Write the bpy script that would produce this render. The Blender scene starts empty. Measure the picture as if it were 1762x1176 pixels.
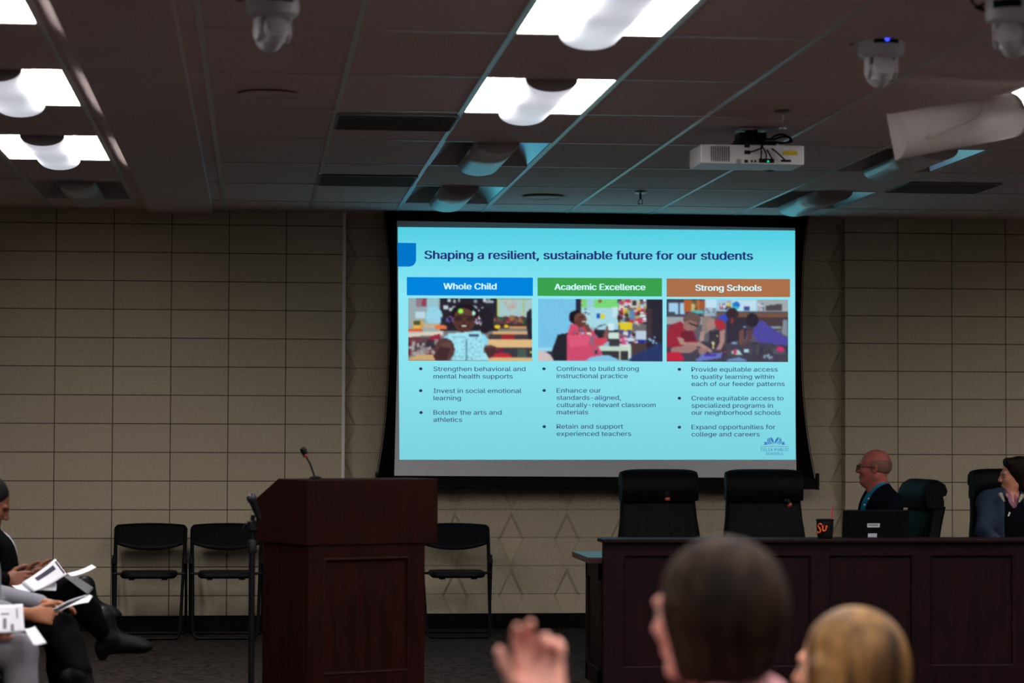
import bpy, math, random
import numpy as np
from mathutils import Vector, Matrix

random.seed(7)
C = bpy.context.scene
COL = C.collection
PI = math.pi

# ------------------------------------------------------------------ camera, world, exposure
CZ = 1.4226                      # eye height of the photographer
FPX, YAW, PITCH, ROLL = 4263.1, 0.10331, 0.03628, 0.00373
WALL_Y, CEIL = 17.77, 2.992
_fh = Vector((math.sin(YAW), math.cos(YAW), 0))
_rt = Vector((math.cos(YAW), -math.sin(YAW), 0))
FWD = _fh * math.cos(PITCH) + Vector((0, 0, math.sin(PITCH)))
_up = -_fh * math.sin(PITCH) + Vector((0, 0, math.cos(PITCH)))
RT = _rt * math.cos(ROLL) + _up * math.sin(ROLL)
UP = -_rt * math.sin(ROLL) + _up * math.cos(ROLL)
cam_d = bpy.data.cameras.new('camera')
cam = bpy.data.objects.new('camera', cam_d)
COL.objects.link(cam)
m = Matrix((RT, UP, -FWD)).transposed().to_4x4()
m.translation = Vector((0, 0, CZ))
cam.matrix_world = m
cam_d.sensor_width = 36.0
cam_d.sensor_fit = 'HORIZONTAL'
cam_d.lens = FPX * 36.0 / 1762.0
cam_d.clip_start, cam_d.clip_end = 0.1, 100
cam_d.dof.use_dof = True
cam_d.dof.focus_distance = 16.2
cam_d.dof.aperture_fstop = 3.0
C.camera = cam

vs = C.view_settings
vs.view_transform, vs.look = 'Standard', 'None'
vs.exposure, vs.gamma = 0.0, 1.0
vs.use_curve_mapping = False
C.cycles.use_denoising = True
C.cycles.max_bounces = 8
C.cycles.sample_clamp_indirect = 4.0
W = bpy.data.worlds.new('world')
C.world = W
W.use_nodes = True
W.node_tree.nodes['Background'].inputs[0].default_value = (0.95, 0.93, 1.0, 1)
W.node_tree.nodes['Background'].inputs[1].default_value = 0.032
LAMP = 35.0                      # radiance of the lit reflectors

def at(px, py, Y):
    """Point of the room at depth Y that shows at pixel (px, py) of the 1762 x 1176 frame."""
    d = FWD + RT * ((px - 881) / FPX) - UP * ((py - 588) / FPX)
    return Vector((0, 0, CZ)) + d * (Y / d.y)

# ------------------------------------------------------------------ materials
def lin(c):
    return tuple((v / 255 / 12.92) if v / 255 <= 0.04045 else ((v / 255 + 0.055) / 1.055) ** 2.4 for v in c[:3])

_M = {}
def mat(name, rgb, rough=0.6, metal=0.0, spec=0.5, var=0.0, vscale=20.0, bump=0.0, bscale=120.0, stretch=(1, 1, 1), emit=None, strength=1.0, rgb2=None, coat=0.0):
    if name in _M:
        return _M[name]
    M = bpy.data.materials.new(name)
    M.use_nodes = True
    nt = M.node_tree
    b = nt.nodes['Principled BSDF']
    c = lin(rgb)
    b.inputs['Base Color'].default_value = (*c, 1)
    b.inputs['Roughness'].default_value = rough
    b.inputs['Metallic'].default_value = metal
    b.inputs['Specular IOR Level'].default_value = spec
    b.inputs['Coat Weight'].default_value = coat
    if var or bump or rgb2:
        tc = nt.nodes.new('ShaderNodeTexCoord')
        mp = nt.nodes.new('ShaderNodeMapping')
        mp.inputs['Scale'].default_value = stretch
        nt.links.new(tc.outputs['Object'], mp.inputs[0])
    if var or rgb2:
        n = nt.nodes.new('ShaderNodeTexNoise')
        n.inputs['Scale'].default_value = vscale
        n.inputs['Detail'].default_value = 5
        nt.links.new(mp.outputs[0], n.inputs['Vector'])
        r = nt.nodes.new('ShaderNodeValToRGB')
        c2 = lin(rgb2) if rgb2 else c
        lo = tuple(v * (1 - var) for v in c)
        hi = tuple(min(1, v * (1 + var)) for v in c2)
        r.color_ramp.elements[0].position, r.color_ramp.elements[1].position = 0.35, 0.65
        r.color_ramp.elements[0].color = (*lo, 1)
        r.color_ramp.elements[1].color = (*hi, 1)
        nt.links.new(n.outputs['Fac'], r.inputs[0])
        nt.links.new(r.outputs[0], b.inputs['Base Color'])
    if bump:
        n2 = nt.nodes.new('ShaderNodeTexNoise')
        n2.inputs['Scale'].default_value = bscale
        nt.links.new(mp.outputs[0], n2.inputs['Vector'])
        bp = nt.nodes.new('ShaderNodeBump')
        bp.inputs['Strength'].default_value = bump
        bp.inputs['Distance'].default_value = 0.01
        nt.links.new(n2.outputs['Fac'], bp.inputs['Height'])
        nt.links.new(bp.outputs[0], b.inputs['Normal'])
    if emit:
        b.inputs['Emission Color'].default_value = (*lin(emit), 1)
        b.inputs['Emission Strength'].default_value = strength
    _M[name] = M
    return M

def glow(name, rgb, strength=1.0):
    if name in _M:
        return _M[name]
    M = bpy.data.materials.new(name)
    M.use_nodes = True
    nt = M.node_tree
    nt.nodes.clear()
    e = nt.nodes.new('ShaderNodeEmission')
    e.inputs[0].default_value = (*lin(rgb), 1)
    e.inputs[1].default_value = strength
    o = nt.nodes.new('ShaderNodeOutputMaterial')
    nt.links.new(e.outputs[0], o.inputs[0])
    _M[name] = M
    return M

def glow_attr(name):
    M = bpy.data.materials.new(name)
    M.use_nodes = True
    nt = M.node_tree
    nt.nodes.clear()
    a = nt.nodes.new('ShaderNodeAttribute')
    a.attribute_name = 'picture'
    e = nt.nodes.new('ShaderNodeEmission')
    o = nt.nodes.new('ShaderNodeOutputMaterial')
    nt.links.new(a.outputs['Color'], e.inputs[0])
    nt.links.new(e.outputs[0], o.inputs[0])
    return M

# ------------------------------------------------------------------ objects
def tag(o, label=None, cat=None, group=None, kind=None):
    if label: o['label'] = label
    if cat: o['category'] = cat
    if group: o['group'] = group
    if kind: o['kind'] = kind
    return o

def thing(name, label, cat, loc, rotz=0.0, group=None):
    o = bpy.data.objects.new(name, None)
    COL.objects.link(o)
    o.empty_display_size = 0.1
    o.location = loc
    o.rotation_euler = (0, 0, rotz)
    return tag(o, label, cat, group)

def child_of(o, p, world=True):
    o.parent = p
    if world:
        bpy.context.view_layer.update()
        o.matrix_parent_inverse = p.matrix_world.inverted()

def dup(root, loc, rotz, label=None, group=None):
    r = root.copy(); COL.objects.link(r)
    r.location = loc; r.rotation_euler = (0, 0, rotz)
    if label: r['label'] = label
    if group: r['group'] = group
    for ch in list(root.children):
        c = ch.copy(); COL.objects.link(c); c.parent = r
        for g in list(ch.children):
            d = g.copy(); COL.objects.link(d); d.parent = c
    return r

class MB:
    def __init__(s):
        s.v, s.f, s.m, s.k = [], [], [], 0
    def add(s, vs_, fs, mi=None):
        b = len(s.v)
        s.v += [tuple(v) for v in vs_]
        for f in fs:
            s.f.append([b + i for i in f]); s.m.append(s.k if mi is None else mi)
        return s
    def hexa(s, p):       # 8 corners: bottom 4 ccw, top 4 ccw
        return s.add(p, [(3, 2, 1, 0), (4, 5, 6, 7), (0, 1, 5, 4), (1, 2, 6, 5), (2, 3, 7, 6), (3, 0, 4, 7)])
    def box(s, lo, hi):
        x0, y0, z0 = lo; x1, y1, z1 = hi
        return s.hexa([(x0, y0, z0), (x1, y0, z0), (x1, y1, z0), (x0, y1, z0), (x0, y0, z1), (x1, y0, z1), (x1, y1, z1), (x0, y1, z1)])
    def obox(s, c, size, R):
        c = Vector(c); h = Vector(size) / 2
        return s.hexa([c + R @ Vector((a * h.x, b * h.y, d * h.z)) for d in (-1, 1) for a, b in ((-1, -1), (1, -1), (1, 1), (-1, 1))])
    def prism(s, poly, ext):   # poly: 3D points, extruded by ext
        n = len(poly); ext = Vector(ext)
        p = [Vector(q) for q in poly]
        return s.add(p + [q + ext for q in p], [tuple(range(n))[::-1], tuple(range(n, 2 * n))] + [(i, (i + 1) % n, n + (i + 1) % n, n + i) for i in range(n)])
    def tube(s, pts, r, n=10, caps=True):
        pts = [Vector(p) for p in pts]
        rr = r if isinstance(r, (list, tuple)) else [r] * len(pts)
        rings = []; u = None
        for i, p in enumerate(pts):
            d = (pts[min(i + 1, len(pts) - 1)] - pts[max(i - 1, 0)]).normalized()
            if u is None:
                u = d.orthogonal().normalized()
            else:
                u = (u - d * u.dot(d)).normalized()
            w = d.cross(u)
            rings.append([p + (u * math.cos(2 * PI * k / n) + w * math.sin(2 * PI * k / n)) * rr[i] for k in range(n)])
        vs_ = [q for R_ in rings for q in R_]
        fs = [(i * n + k, i * n + (k + 1) % n, (i + 1) * n + (k + 1) % n, (i + 1) * n + k) for i in range(len(pts) - 1) for k in range(n)]
        if caps:
            fs += [tuple(range(n))[::-1], tuple((len(pts) - 1) * n + k for k in range(n))]
        return s.add(vs_, fs)
    def lathe(s, prof, c=(0, 0, 0), n=24, R=None):
        c = Vector(c); R = R or Matrix.Identity(3)
        vs_ = [c + R @ Vector((r * math.cos(2 * PI * k / n), r * math.sin(2 * PI * k / n), z)) for r, z in prof for k in range(n)]
        fs = [(i * n + k, i * n + (k + 1) % n, (i + 1) * n + (k + 1) % n, (i + 1) * n + k) for i in range(len(prof) - 1) for k in range(n)]
        fs += [tuple(range(n))[::-1], tuple((len(prof) - 1) * n + k for k in range(n))]
        return s.add(vs_, fs)
    def grid(s, fn, nu, nv, closed=False):
        vs_ = [fn(i / nu, j / nv) for j in range(nv + 1) for i in range(nu + 1)]
        w = nu + 1
        return s.add(vs_, [(j * w + i, j * w + i + 1, (j + 1) * w + i + 1, (j + 1) * w + i) for j in range(nv) for i in range(nu)])
    def build(s, name, mats, parent=None, smooth=False, bev=0.0, world=False, seg=2, solid=0.0):
        me = bpy.data.meshes.new(name)
        me.from_pydata(s.v, [], s.f)
        for M in (mats if isinstance(mats, (list, tuple)) else [mats]):
            me.materials.append(M)
        me.polygons.foreach_set('material_index', s.m)
        if smooth:
            me.polygons.foreach_set('use_smooth', [True] * len(s.f))
            if smooth != 'all':
                me.set_sharp_from_angle(angle=math.radians(40))
        me.update()
        o = bpy.data.objects.new(name, me)
        COL.objects.link(o)
        if solid:
            q = o.modifiers.new('solid', 'SOLIDIFY'); q.thickness = solid; q.offset = 0
        if bev:
            q = o.modifiers.new('bevel', 'BEVEL'); q.width = bev; q.segments = seg; q.limit_method = 'ANGLE'; q.angle_limit = math.radians(40)
        if parent:
            child_of(o, parent, world)
        return o

def rotm(x, y, z):
    return Matrix((x, y, z)).transposed()

# ------------------------------------------------------------------ shared materials
m_black = mat('black_plastic', (7, 7, 9), 0.5, spec=0.18)
m_metal = mat('black_steel', (6, 6, 8), 0.45, 0.0, 0.18)
m_leather = mat('black_leather', (3, 3, 6), 0.6, spec=0.10, bump=0.15, bscale=60)
m_wood = mat('mahogany', (28, 5, 4), 0.5, spec=0.08, var=0.35, vscale=6, stretch=(6, 6, 0.7), bump=0.05, bscale=80)
m_dais = mat('dark_mahogany', (24, 6, 9), 0.5, spec=0.10, var=0.3, vscale=6, stretch=(5, 5, 0.8))
m_top = mat('desk_laminate', (50, 26, 25), 0.3, var=0.1)
m_white = mat('white_plastic', (205, 203, 208), 0.4)
m_lampw = mat('white_enamel', (215, 213, 212), 0.3, spec=0.6)
m_tile = mat('acoustic_tile', (226, 200, 199), 0.9, var=0.06, vscale=60, bump=0.25, bscale=300)
m_tee = mat('ceiling_tee', (205, 203, 198), 0.35)
m_gyp = mat('soffit_paint', (214, 192, 190), 0.7, var=0.03, vscale=3)

# ------------------------------------------------------------------ walls
BX0, BZ0 = -1.409, CZ + 1.4669     # a vertical and a horizontal joint of the block work
def block_mat(name, mortar_v=True):
    M = bpy.data.materials.new(name); M.use_nodes = True
    nt = M.node_tree; b = nt.nodes['Principled BSDF']
    b.inputs['Roughness'].default_value = 0.75
    b.inputs['Specular IOR Level'].default_value = 0.25
    g = nt.nodes.new('ShaderNodeNewGeometry')
    sp = nt.nodes.new('ShaderNodeSeparateXYZ'); nt.links.new(g.outputs['Position'], sp.inputs[0])
    cb = nt.nodes.new('ShaderNodeCombineXYZ')
    ax = nt.nodes.new('ShaderNodeMath'); ax.operation = 'ADD'; ax.inputs[1].default_value = -BX0 + 0.4064 * 20
    az = nt.nodes.new('ShaderNodeMath'); az.operation = 'ADD'; az.inputs[1].default_value = -BZ0 + 0.2032 * 40
    nt.links.new(sp.outputs[0], ax.inputs[0]); nt.links.new(sp.outputs[2], az.inputs[0])
    nt.links.new(ax.outputs[0], cb.inputs[0]); nt.links.new(az.outputs[0], cb.inputs[1])
    br = nt.nodes.new('ShaderNodeTexBrick')
    br.offset = 0.0; br.squash = 1.0
    br.inputs['Scale'].default_value = 1.0
    br.inputs['Mortar Size'].default_value = 0.0042 if mortar_v else 0.0025
    br.inputs['Mortar Smooth'].default_value = 0.4
    br.inputs['Bias'].default_value = 0.0
    br.inputs['Brick Width'].default_value = 0.4064 if mortar_v else 40.0
    br.inputs['Row Height'].default_value = 0.2032
    nt.links.new(cb.outputs[0], br.inputs['Vector'])
    c1, c2, c3 = lin((203, 190, 164)), lin((197, 184, 159)), lin((92, 78, 68) if mortar_v else (118, 104, 90))
    for i, c in enumerate((c1, c2, c3)):
        br.inputs[i + 1].default_value = (*c, 1)
    no = nt.nodes.new('ShaderNodeTexNoise'); no.inputs['Scale'].default_value = 70; no.inputs['Detail'].default_value = 6
    nt.links.new(g.outputs['Position'], no.inputs['Vector'])
    mx = nt.nodes.new('ShaderNodeMix'); mx.data_type = 'RGBA'; mx.blend_type = 'OVERLAY'; mx.inputs[0].default_value = 0.3
    nt.links.new(br.outputs['Color'], mx.inputs[6]); nt.links.new(no.outputs['Fac'], mx.inputs[7])
    nt.links.new(mx.outputs[2], b.inputs['Base Color'])
    ad = nt.nodes.new('ShaderNodeMath'); ad.operation = 'MULTIPLY_ADD'
    ad.inputs[1].default_value = -3.0
    nt.links.new(br.outputs['Fac'], ad.inputs[0]); nt.links.new(no.outputs['Fac'], ad.inputs[2])
    bp = nt.nodes.new('ShaderNodeBump'); bp.inputs['Strength'].default_value = 0.35; bp.inputs['Distance'].default_value = 0.004
    nt.links.new(ad.outputs[0], bp.inputs['Height']); nt.links.new(bp.outputs[0], b.inputs['Normal'])
    return M
m_block = block_mat('painted_block')
m_shadowblock = block_mat('painted_relief_block', False)

XL = at(591.5, 600, WALL_Y).x       # where the plain block ends and the relief panel starts
XR = at(1454.5, 600, WALL_Y).x      # where it starts again
REC = 0.11
q = MB().box((-6.5, WALL_Y, 0), (XL, WALL_Y + 0.25, CEIL + 0.02)); tag(q.build('wall_left', m_block), kind='structure')
q = MB().box((XR, WALL_Y, 0), (9.5, WALL_Y + 0.25, CEIL + 0.02)); tag(q.build('wall_right', m_block), kind='structure')
# relief panel: stacked sunk diamonds between the columns of blocks
def relief():
    b = MB(); YR = WALL_Y + REC; DEP = 0.02
    colx = [at(879 - 96.5 * 3, 928, YR).x + 0.4064 * i for i in range(0, 11)]
    zt = at(879, 880.5, YR).z
    hw, hh, bw = 0.098, 0.2032, 0.022
    segs = []
    # plain plate with diamond holes: strips of half-period height between column axes
    z0 = zt - 4 * hh; rows = 16
    def clampx(x): return min(max(x, XL), XR)
    xs = [colx[0] - 0.4064] + colx + [colx[-1] + 0.4064]
    for r in range(rows):
        za, zb = z0 + r * hh, z0 + (r + 1) * hh
        if za >= CEIL + 0.02: break
        up = (r % 2 == 0)      # diamond widens upward in even rows (lower half), narrows in odd rows
        for i in range(len(xs) - 1):
            xa, xb = xs[i], xs[i + 1]
            la, lb = (0.0, hw) if up else (hw, 0.0)
            if r < 0: la = lb = 0
            p = [(clampx(xa + la), YR, za), (clampx(xb - la), YR, za), (clampx(xb - lb), YR, zb), (clampx(xa + lb), YR, zb)]
            b.add(p, [(0, 1, 2, 3)])
        for x in xs[1:-1]:
            k = bw
            wa, wb = (0.0, hw) if up else (hw, 0.0)
            ia = max(0.0, wa - k); ib = max(0.0, wb - k)
            # bevel faces and floor of the diamond; inner tip pulled in by 2k along z
            if up:
                ol, orr, tip = (x - hw, zb), (x + hw, zb), (x, za)
                il, ir, it = (x - hw + k, zb), (x + hw - k, zb), (x, za + 2 * k)
            else:
                ol, orr, tip = (x - hw, za), (x + hw, za), (x, zb)
                il, ir, it = (x - hw + k, za), (x + hw - k, za), (x, zb - 2 * k)
            P = lambda t, d: (clampx(t[0]), YR + d, t[1])
            v = [P(ol, 0), P(orr, 0), P(tip, 0), P(il, DEP), P(ir, DEP), P(it, DEP)]
            b.add(v, [(2, 0, 3, 5) if not up else (0, 2, 5, 3), (1, 2, 5, 4) if not up else (2, 1, 4, 5), (3, 4, 5) if not up else (4, 3, 5)])
    b.add([(XL, YR, 0), (XR, YR, 0), (XR, YR, z0), (XL, YR, z0)], [(0, 1, 2, 3)])
    b.box((XL + 0.001, YR + DEP + 0.03, 0), (XR - 0.001, YR + 0.2, CEIL))
    return b
tag(relief().build('wall_back', m_shadowblock), kind='structure')
m_bead = mat('corner_strip_paint', (248, 246, 238), 0.45)
tag(MB().box((XL - 0.012, WALL_Y - 0.012, 0), (XL + 0.010, WALL_Y + 0.002, CEIL)).build('trim_1', m_bead), kind='structure')
m_base = mat('black_vinyl_base', (4, 4, 6), 0.6, spec=0.1)
bz = 0.108
for nm, xa, xb, y in (('baseboard_left', -6.5, XL, WALL_Y), ('baseboard_back', XL + 0.011, XR, WALL_Y + REC), ('baseboard_right', XR, 9.5, WALL_Y)):
    tag(MB().box((xa, y - 0.012, 0), (xb, y + 0.001, bz)).build(nm, m_base, bev=0.003), kind='structure')

# ------------------------------------------------------------------ floor
M = bpy.data.materials.new('patterned_carpet'); M.use_nodes = True
nt = M.node_tree; b = nt.nodes['Principled BSDF']
b.inputs['Roughness'].default_value = 0.95; b.inputs['Specular IOR Level'].default_value = 0.1
g = nt.nodes.new('ShaderNodeNewGeometry')
mp = nt.nodes.new('ShaderNodeMapping'); mp.inputs['Rotation'].default_value = (0, 0, 0.6); mp.inputs['Scale'].default_value = (1.0, 2.6, 1)
nt.links.new(g.outputs['Position'], mp.inputs[0])
w1 = nt.nodes.new('ShaderNodeTexVoronoi'); w1.inputs['Scale'].default_value = 11; w1.feature = 'DISTANCE_TO_EDGE'
nt.links.new(mp.outputs[0], w1.inputs['Vector'])
n1 = nt.nodes.new('ShaderNodeTexNoise'); n1.inputs['Scale'].default_value = 90; n1.inputs['Detail'].default_value = 4
nt.links.new(g.outputs['Position'], n1.inputs['Vector'])
r1 = nt.nodes.new('ShaderNodeValToRGB')
r1.color_ramp.elements[0].position, r1.color_ramp.elements[1].position = 0.02, 0.16
r1.color_ramp.elements[0].color = (*lin((15, 12, 12)), 1); r1.color_ramp.elements[1].color = (*lin((62, 54, 51)), 1)
nt.links.new(w1.outputs['Distance'], r1.inputs[0])
mx = nt.nodes.new('ShaderNodeMix'); mx.data_type = 'RGBA'; mx.blend_type = 'OVERLAY'; mx.inputs[0].default_value = 0.6
nt.links.new(r1.outputs[0], mx.inputs[6]); nt.links.new(n1.outputs['Fac'], mx.inputs[7])
nt.links.new(mx.outputs[2], b.inputs['Base Color'])
bp = nt.nodes.new('ShaderNodeBump'); bp.inputs['Strength'].default_value = 0.5; bp.inputs['Distance'].default_value = 0.01
nt.links.new(n1.outputs['Fac'], bp.inputs['Height']); nt.links.new(bp.outputs[0], b.inputs['Normal'])
tag(MB().box((-6.5, -2, -0.1), (9.5, WALL_Y + 0.25, 0)).build('floor', M), kind='structure')

# ------------------------------------------------------------------ ceiling
GX, GY, TW, TL = 0.9968, 16.971, 0.6096, 1.2192
def gx(k): return GX + TW * k
def gy(m_): return GY - TL * m_
LIGHTS = {}      # (column, row) -> lit; unseen ones added to brighten near people and desk-side wall
for col, lit in ((-4, {0: 0, 2: 1, 4: 1, 6: 1, 8: 1, 10: 1, 12: 1}), (0, {0: 0, 2: 0, 4: 1, 6: 1, 8: 1, 10: 1, 12: 1}), (4, {0: 0, 2: 0, 4: 1, 6: 1, 8: 1, 10: 1, 12: 1}), (8, {2: 1, 4: 1, 6: 1, 8: 1})):
    for r, v in lit.items():
        LIGHTS[(col, r)] = v
VENTS = [(-1, 3, 0), (-1, 1, 0), (5, 1, 1)]       # column, row, which half of the tile
cb_ = MB()
KX = range(-12, 14)
for k in KX:
    for r in range(-1, 15):
        if (k, r) in LIGHTS: continue
        ya, yb = gy(r + 1), min(gy(r), WALL_Y + 0.1)
        cb_.box((gx(k), ya, CEIL), (gx(k + 1), yb, CEIL + 0.02))
cb_.k = 1
for k in list(KX) + [14]:
    cb_.box((gx(k) - 0.012, gy(15), CEIL - 0.004), (gx(k) + 0.012, WALL_Y + 0.02, CEIL - 0.0005))
for r in range(0, 16):
    cb_.box((gx(-12), gy(r) - 0.008, CEIL - 0.0035), (gx(14), gy(r) + 0.008, CEIL - 0.0004))
tag(cb_.build('ceiling', [m_tile, m_tee]), kind='structure')
# dropped plaster strip running towards the wall between two tile rows
sx0, sx1 = at(257, 362, WALL_Y).x, at(366, 364, WALL_Y).x
s = MB().prism([(sx0 - 0.045, -2, CEIL - 0.001), (sx0 + 0.01, -2, CEIL - 0.028), (sx1, -2, CEIL - 0.028), (sx1 + 0.006, -2, CEIL - 0.001)], (0, WALL_Y + 2, 0))
tag(s.build('trim_2', m_gyp), kind='structure')
# ------------------------------------------------------------------ ceiling lights
m_refl_on = mat('lit_reflector', (250, 250, 252), 0.5, emit=(255, 250, 245), strength=LAMP)
m_refl_off = mat('gloss_reflector', (200, 203, 208), 0.16, metal=0.55)
m_bask_on = mat('lit_basket', (225, 228, 235), 0.5, emit=(240, 243, 255), strength=0.55)
m_bask_off = mat('white_basket', (196, 196, 198), 0.3)
m_capgrey = mat('basket_end', (150, 140, 138), 0.5)

def make_light(lit):
    t = thing('ceiling_light', 'x', 'ceiling light', (0, 0, 0), 0, 'recessed ceiling lights')
    f = MB()
    hx, hy = TW / 2 - 0.012, TL / 2 - 0.010
    for sx in (-1, 1):
        f.box((sx * hx - 0.006, -hy, -0.003), (sx * hx + 0.006, hy, 0.12))
    for sy in (-1, 1):
        f.box((-hx, sy * hy - 0.005, -0.003), (hx, sy * hy + 0.005, 0.12))
    f.box((-hx, -hy, 0.115), (hx, hy, 0.125))
    f.build('housing', m_lampw, t)
    for sx in (-1, 1):
        r = MB()
        def fn(u, v, sx=sx):
            x = hx - 0.007 - u * (hx - 0.10)
            return (sx * x, (-1 + 2 * v) * (hy - 0.006), 0.002 + 0.1 * math.sin(min(1, u * 1.15) * PI / 2))
        r.grid(fn, 10, 6)
        r.build('reflector', m_refl_on if lit else m_refl_off, t, smooth='all')
    b = MB()
    w, dr = 0.118, 0.066
    n = 16
    arc = [(-w * math.cos(PI * i / n), -dr * math.sin(PI * i / n) ** 0.8 + 0.004) for i in range(n + 1)]
    ly = hy - 0.004
    b.add([(x, y, z) for y in (-ly, ly) for x, z in arc], [(i, i + 1, n + 2 + i, n + 1 + i) for i in range(n)])
    bo = b.build('basket', m_bask_on if lit else m_bask_off, t, smooth='all', solid=0.004)
    for sy in (-1, 1):
        c = MB()
        c.prism([(x * 0.985, sy * ly, z) for x, z in arc] , (0, -sy * 0.006, 0))
        c.build('end_cap', m_capgrey, bo)
    return t

names = {
 (8, 2): ('unseen lit ceiling light added past the photo edge, nearest the block wall', 1),
 (8, 4): ('unseen lit ceiling light added past the photo edge, second from the block wall', 1),
 (8, 6): ('unseen lit ceiling light added past the photo edge, third from the block wall', 1),
 (8, 8): ('unseen lit ceiling light added past the photo edge, fourth from the block wall', 1),
 (0, 10): ('unseen lit ceiling light added over the rows of seats close to the camera, middle row of lights', 1),
 (-4, 10): ('unseen lit ceiling light added over the seats close to the camera, beyond the plaster strip', 1),
 (4, 10): ('unseen lit ceiling light added over the seats close to the camera, in the desk-side row', 1),
 (0, 12): ('unseen lit ceiling light added nearest the photographer in the middle row of lights', 1),
 (-4, 12): ('unseen lit ceiling light added nearest the photographer beyond the plaster strip', 1),
 (4, 12): ('unseen lit ceiling light added nearest the photographer in the desk-side row', 1),
 (0, 8): ('unseen lit ceiling light added above the first audience rows, between the other two lit rows', 1),
 (-4, 8): ('unseen lit ceiling light added above the audience on the side of the plaster strip', 1),
 (4, 8): ('unseen lit ceiling light added above the audience on the side of the desk', 1),
 (0, 6): ('lit ceiling light cut by the photo top, in the row ending above the screen', 1),
 (-4, 6): ('lit ceiling light showing one corner at the photo top, beyond the plaster strip', 1),
 (4, 6): ('unseen lit ceiling light added in the desk-side row, next before the one with the loose housing', 1),
 (0, 4): ('lit ceiling light nearest the screen, two tiles before the dark ones', 1),
 (-4, 4): ('lit ceiling light beside the plaster strip, second lit one from the block wall', 1),
 (-4, 2): ('lit ceiling light beside the plaster strip, the lit one nearest the block wall', 1),
 (4, 4): ('lit ceiling light beside the white rounded housing that hangs askew', 1),
 (-4, 0): ('unlit ceiling light next to the block wall beside the plaster strip', 0),
 (0, 2): ('unlit ceiling light with a blue glint, between a lit one and another dark one', 0),
 (0, 0): ('unlit ceiling light touching the top corner of the projection screen', 0),
 (4, 2): ('unlit ceiling light below and behind the white rounded housing', 0),
 (4, 0): ('unlit ceiling light at the wall beside the top corner of the screen near the desk', 0),
}
proto = {}
for (k, r), lit in LIGHTS.items():
    lab = names[(k, r)][0]
    loc = (gx(k) + TW / 2, gy(r) - TL / 2, CEIL)
    if lit not in proto:
        proto[lit] = make_light(lit); proto[lit].location = loc; proto[lit]['label'] = lab
    else:
        dup(proto[lit], loc, 0, lab)

# half-round housing hanging askew beside the lit light
def loose_basket():
    A = at(1536, 236, 10.35); B = at(1738, 199, 10.75)
    t = thing('ceiling_housing', 'long white half-round housing hanging askew under the ceiling by a looped wire', 'light housing', B)
    ax = (B - A).normalized(); L = (B - A).length
    side = Vector((0.25, -0.92, 0)); side = (side - ax * side.dot(ax)).normalized(); up = ax.cross(side)
    if up.z < 0: up = -up
    n = 18; rw, rh = 0.098, 0.098
    # bulging side faces the viewer
    arc = [(up * (rh * math.cos(PI * i / n)) + side * (0.085 * math.sin(PI * i / n))) for i in range(n + 1)]
    b = MB(); b.add([p + a for p in (A, B) for a in arc], [(i, i + 1, n + 2 + i, n + 1 + i) for i in range(n)])
    b.add([A + arc[0], A + arc[-1], B + arc[-1], B + arc[0]], [(0, 1, 2, 3)])
    b.build('trough', mat('cream_enamel', (232, 222, 218), 0.4), t, smooth=True, world=True, solid=0.003)
    for p, s_ in ((A, -1), (B, 1)):
        c = MB(); c.prism([p + a * 1.03 for a in arc], ax * (0.012 * s_))
        c.build('end_cap', mat('cream_end', (226, 218, 214), 0.4), t, world=True)
    w = MB()
    P = lambda u, v, o: A + ax * (L * u) + arc[int(v * n)] * o
    pts = [A + ax * (L * .70) + up * 0.13, P(.70, .08, 1.04), P(.69, .2, 1.05), P(.66, .35, 1.05), P(.6, .45, 1.05), P(.48, .52, 1.05), P(.3, .58, 1.05), P(.17, .62, 1.05), P(.13, .63, 1.06), P(.18, .57, 1.05)]
    w.tube(pts, 0.0042, 8)
    w.build('wire', mat('wire_cover', (214, 200, 190), 0.4), t, True, world=True)
    h = MB()
    for u in (0.62, 0.97):
        p = A + ax * (L * u) + up * rh
        h.tube([p, Vector((p.x - .02, p.y, CEIL))], 0.0022, 6)
    h.build('hanger', m_lampw, t, True, world=True)
loose_basket()

# vents, speakers
m_vent = mat('vent_grille', (92, 92, 96), 0.6)
vl = ['dark square air vent between the hanging cameras and the middle row of lights',
      'dark square air vent in the ceiling closest to the screen corner above the conduit strip',
      'dark square air vent in the ceiling beyond the unlit lights over the desk']
def make_vent():
    v = thing('ceiling_vent', vl[0], 'air vent', (0, 0, 0), 0, 'square ceiling vents')
    f = MB(); h = 0.292
    for s_ in (-1, 1):
        f.box((s_ * h - 0.012, -h, -0.006), (s_ * h + 0.012, h, 0.0)); f.box((-h, s_ * h - 0.012, -0.006), (h, s_ * h + 0.012, 0.0))
    f.build('frame', mat('vent_frame', (128, 126, 126), 0.6), v)
    s_ = MB()
    for i in range(14):
        y = -h + 0.03 + i * (2 * h - 0.06) / 13
        s_.prism([(-h, y, -0.001), (-h, y + 0.024, -0.010), (-h, y + 0.026, -0.008), (-h, y + 0.002, 0.0)], (2 * h, 0, 0))
    s_.build('louvers', m_vent, v)
    b = MB(); b.box((-h, -h, -0.0012), (h, h, -0.0002)); b.build('duct_cover', mat('duct_dark', (40, 40, 43), 0.8), v)
    return v
vent = make_vent()
vpos = [at(680, 207, 12.5), at(631, 309, 15.45), at(1622, 322, 15.4)]
for i, p in enumerate(vpos):
    p = Vector((p.x, p.y, CEIL - 0.004))
    if i == 0: vent.location = p
    else: dup(vent, p, 0, vl[i])
m_spk = mat('speaker_grille', (176, 164, 158), 0.7)
sl = ['flush round ceiling speaker over the top edge of the projection screen', 'flush round ceiling speaker just beside the plaster strip']
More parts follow.
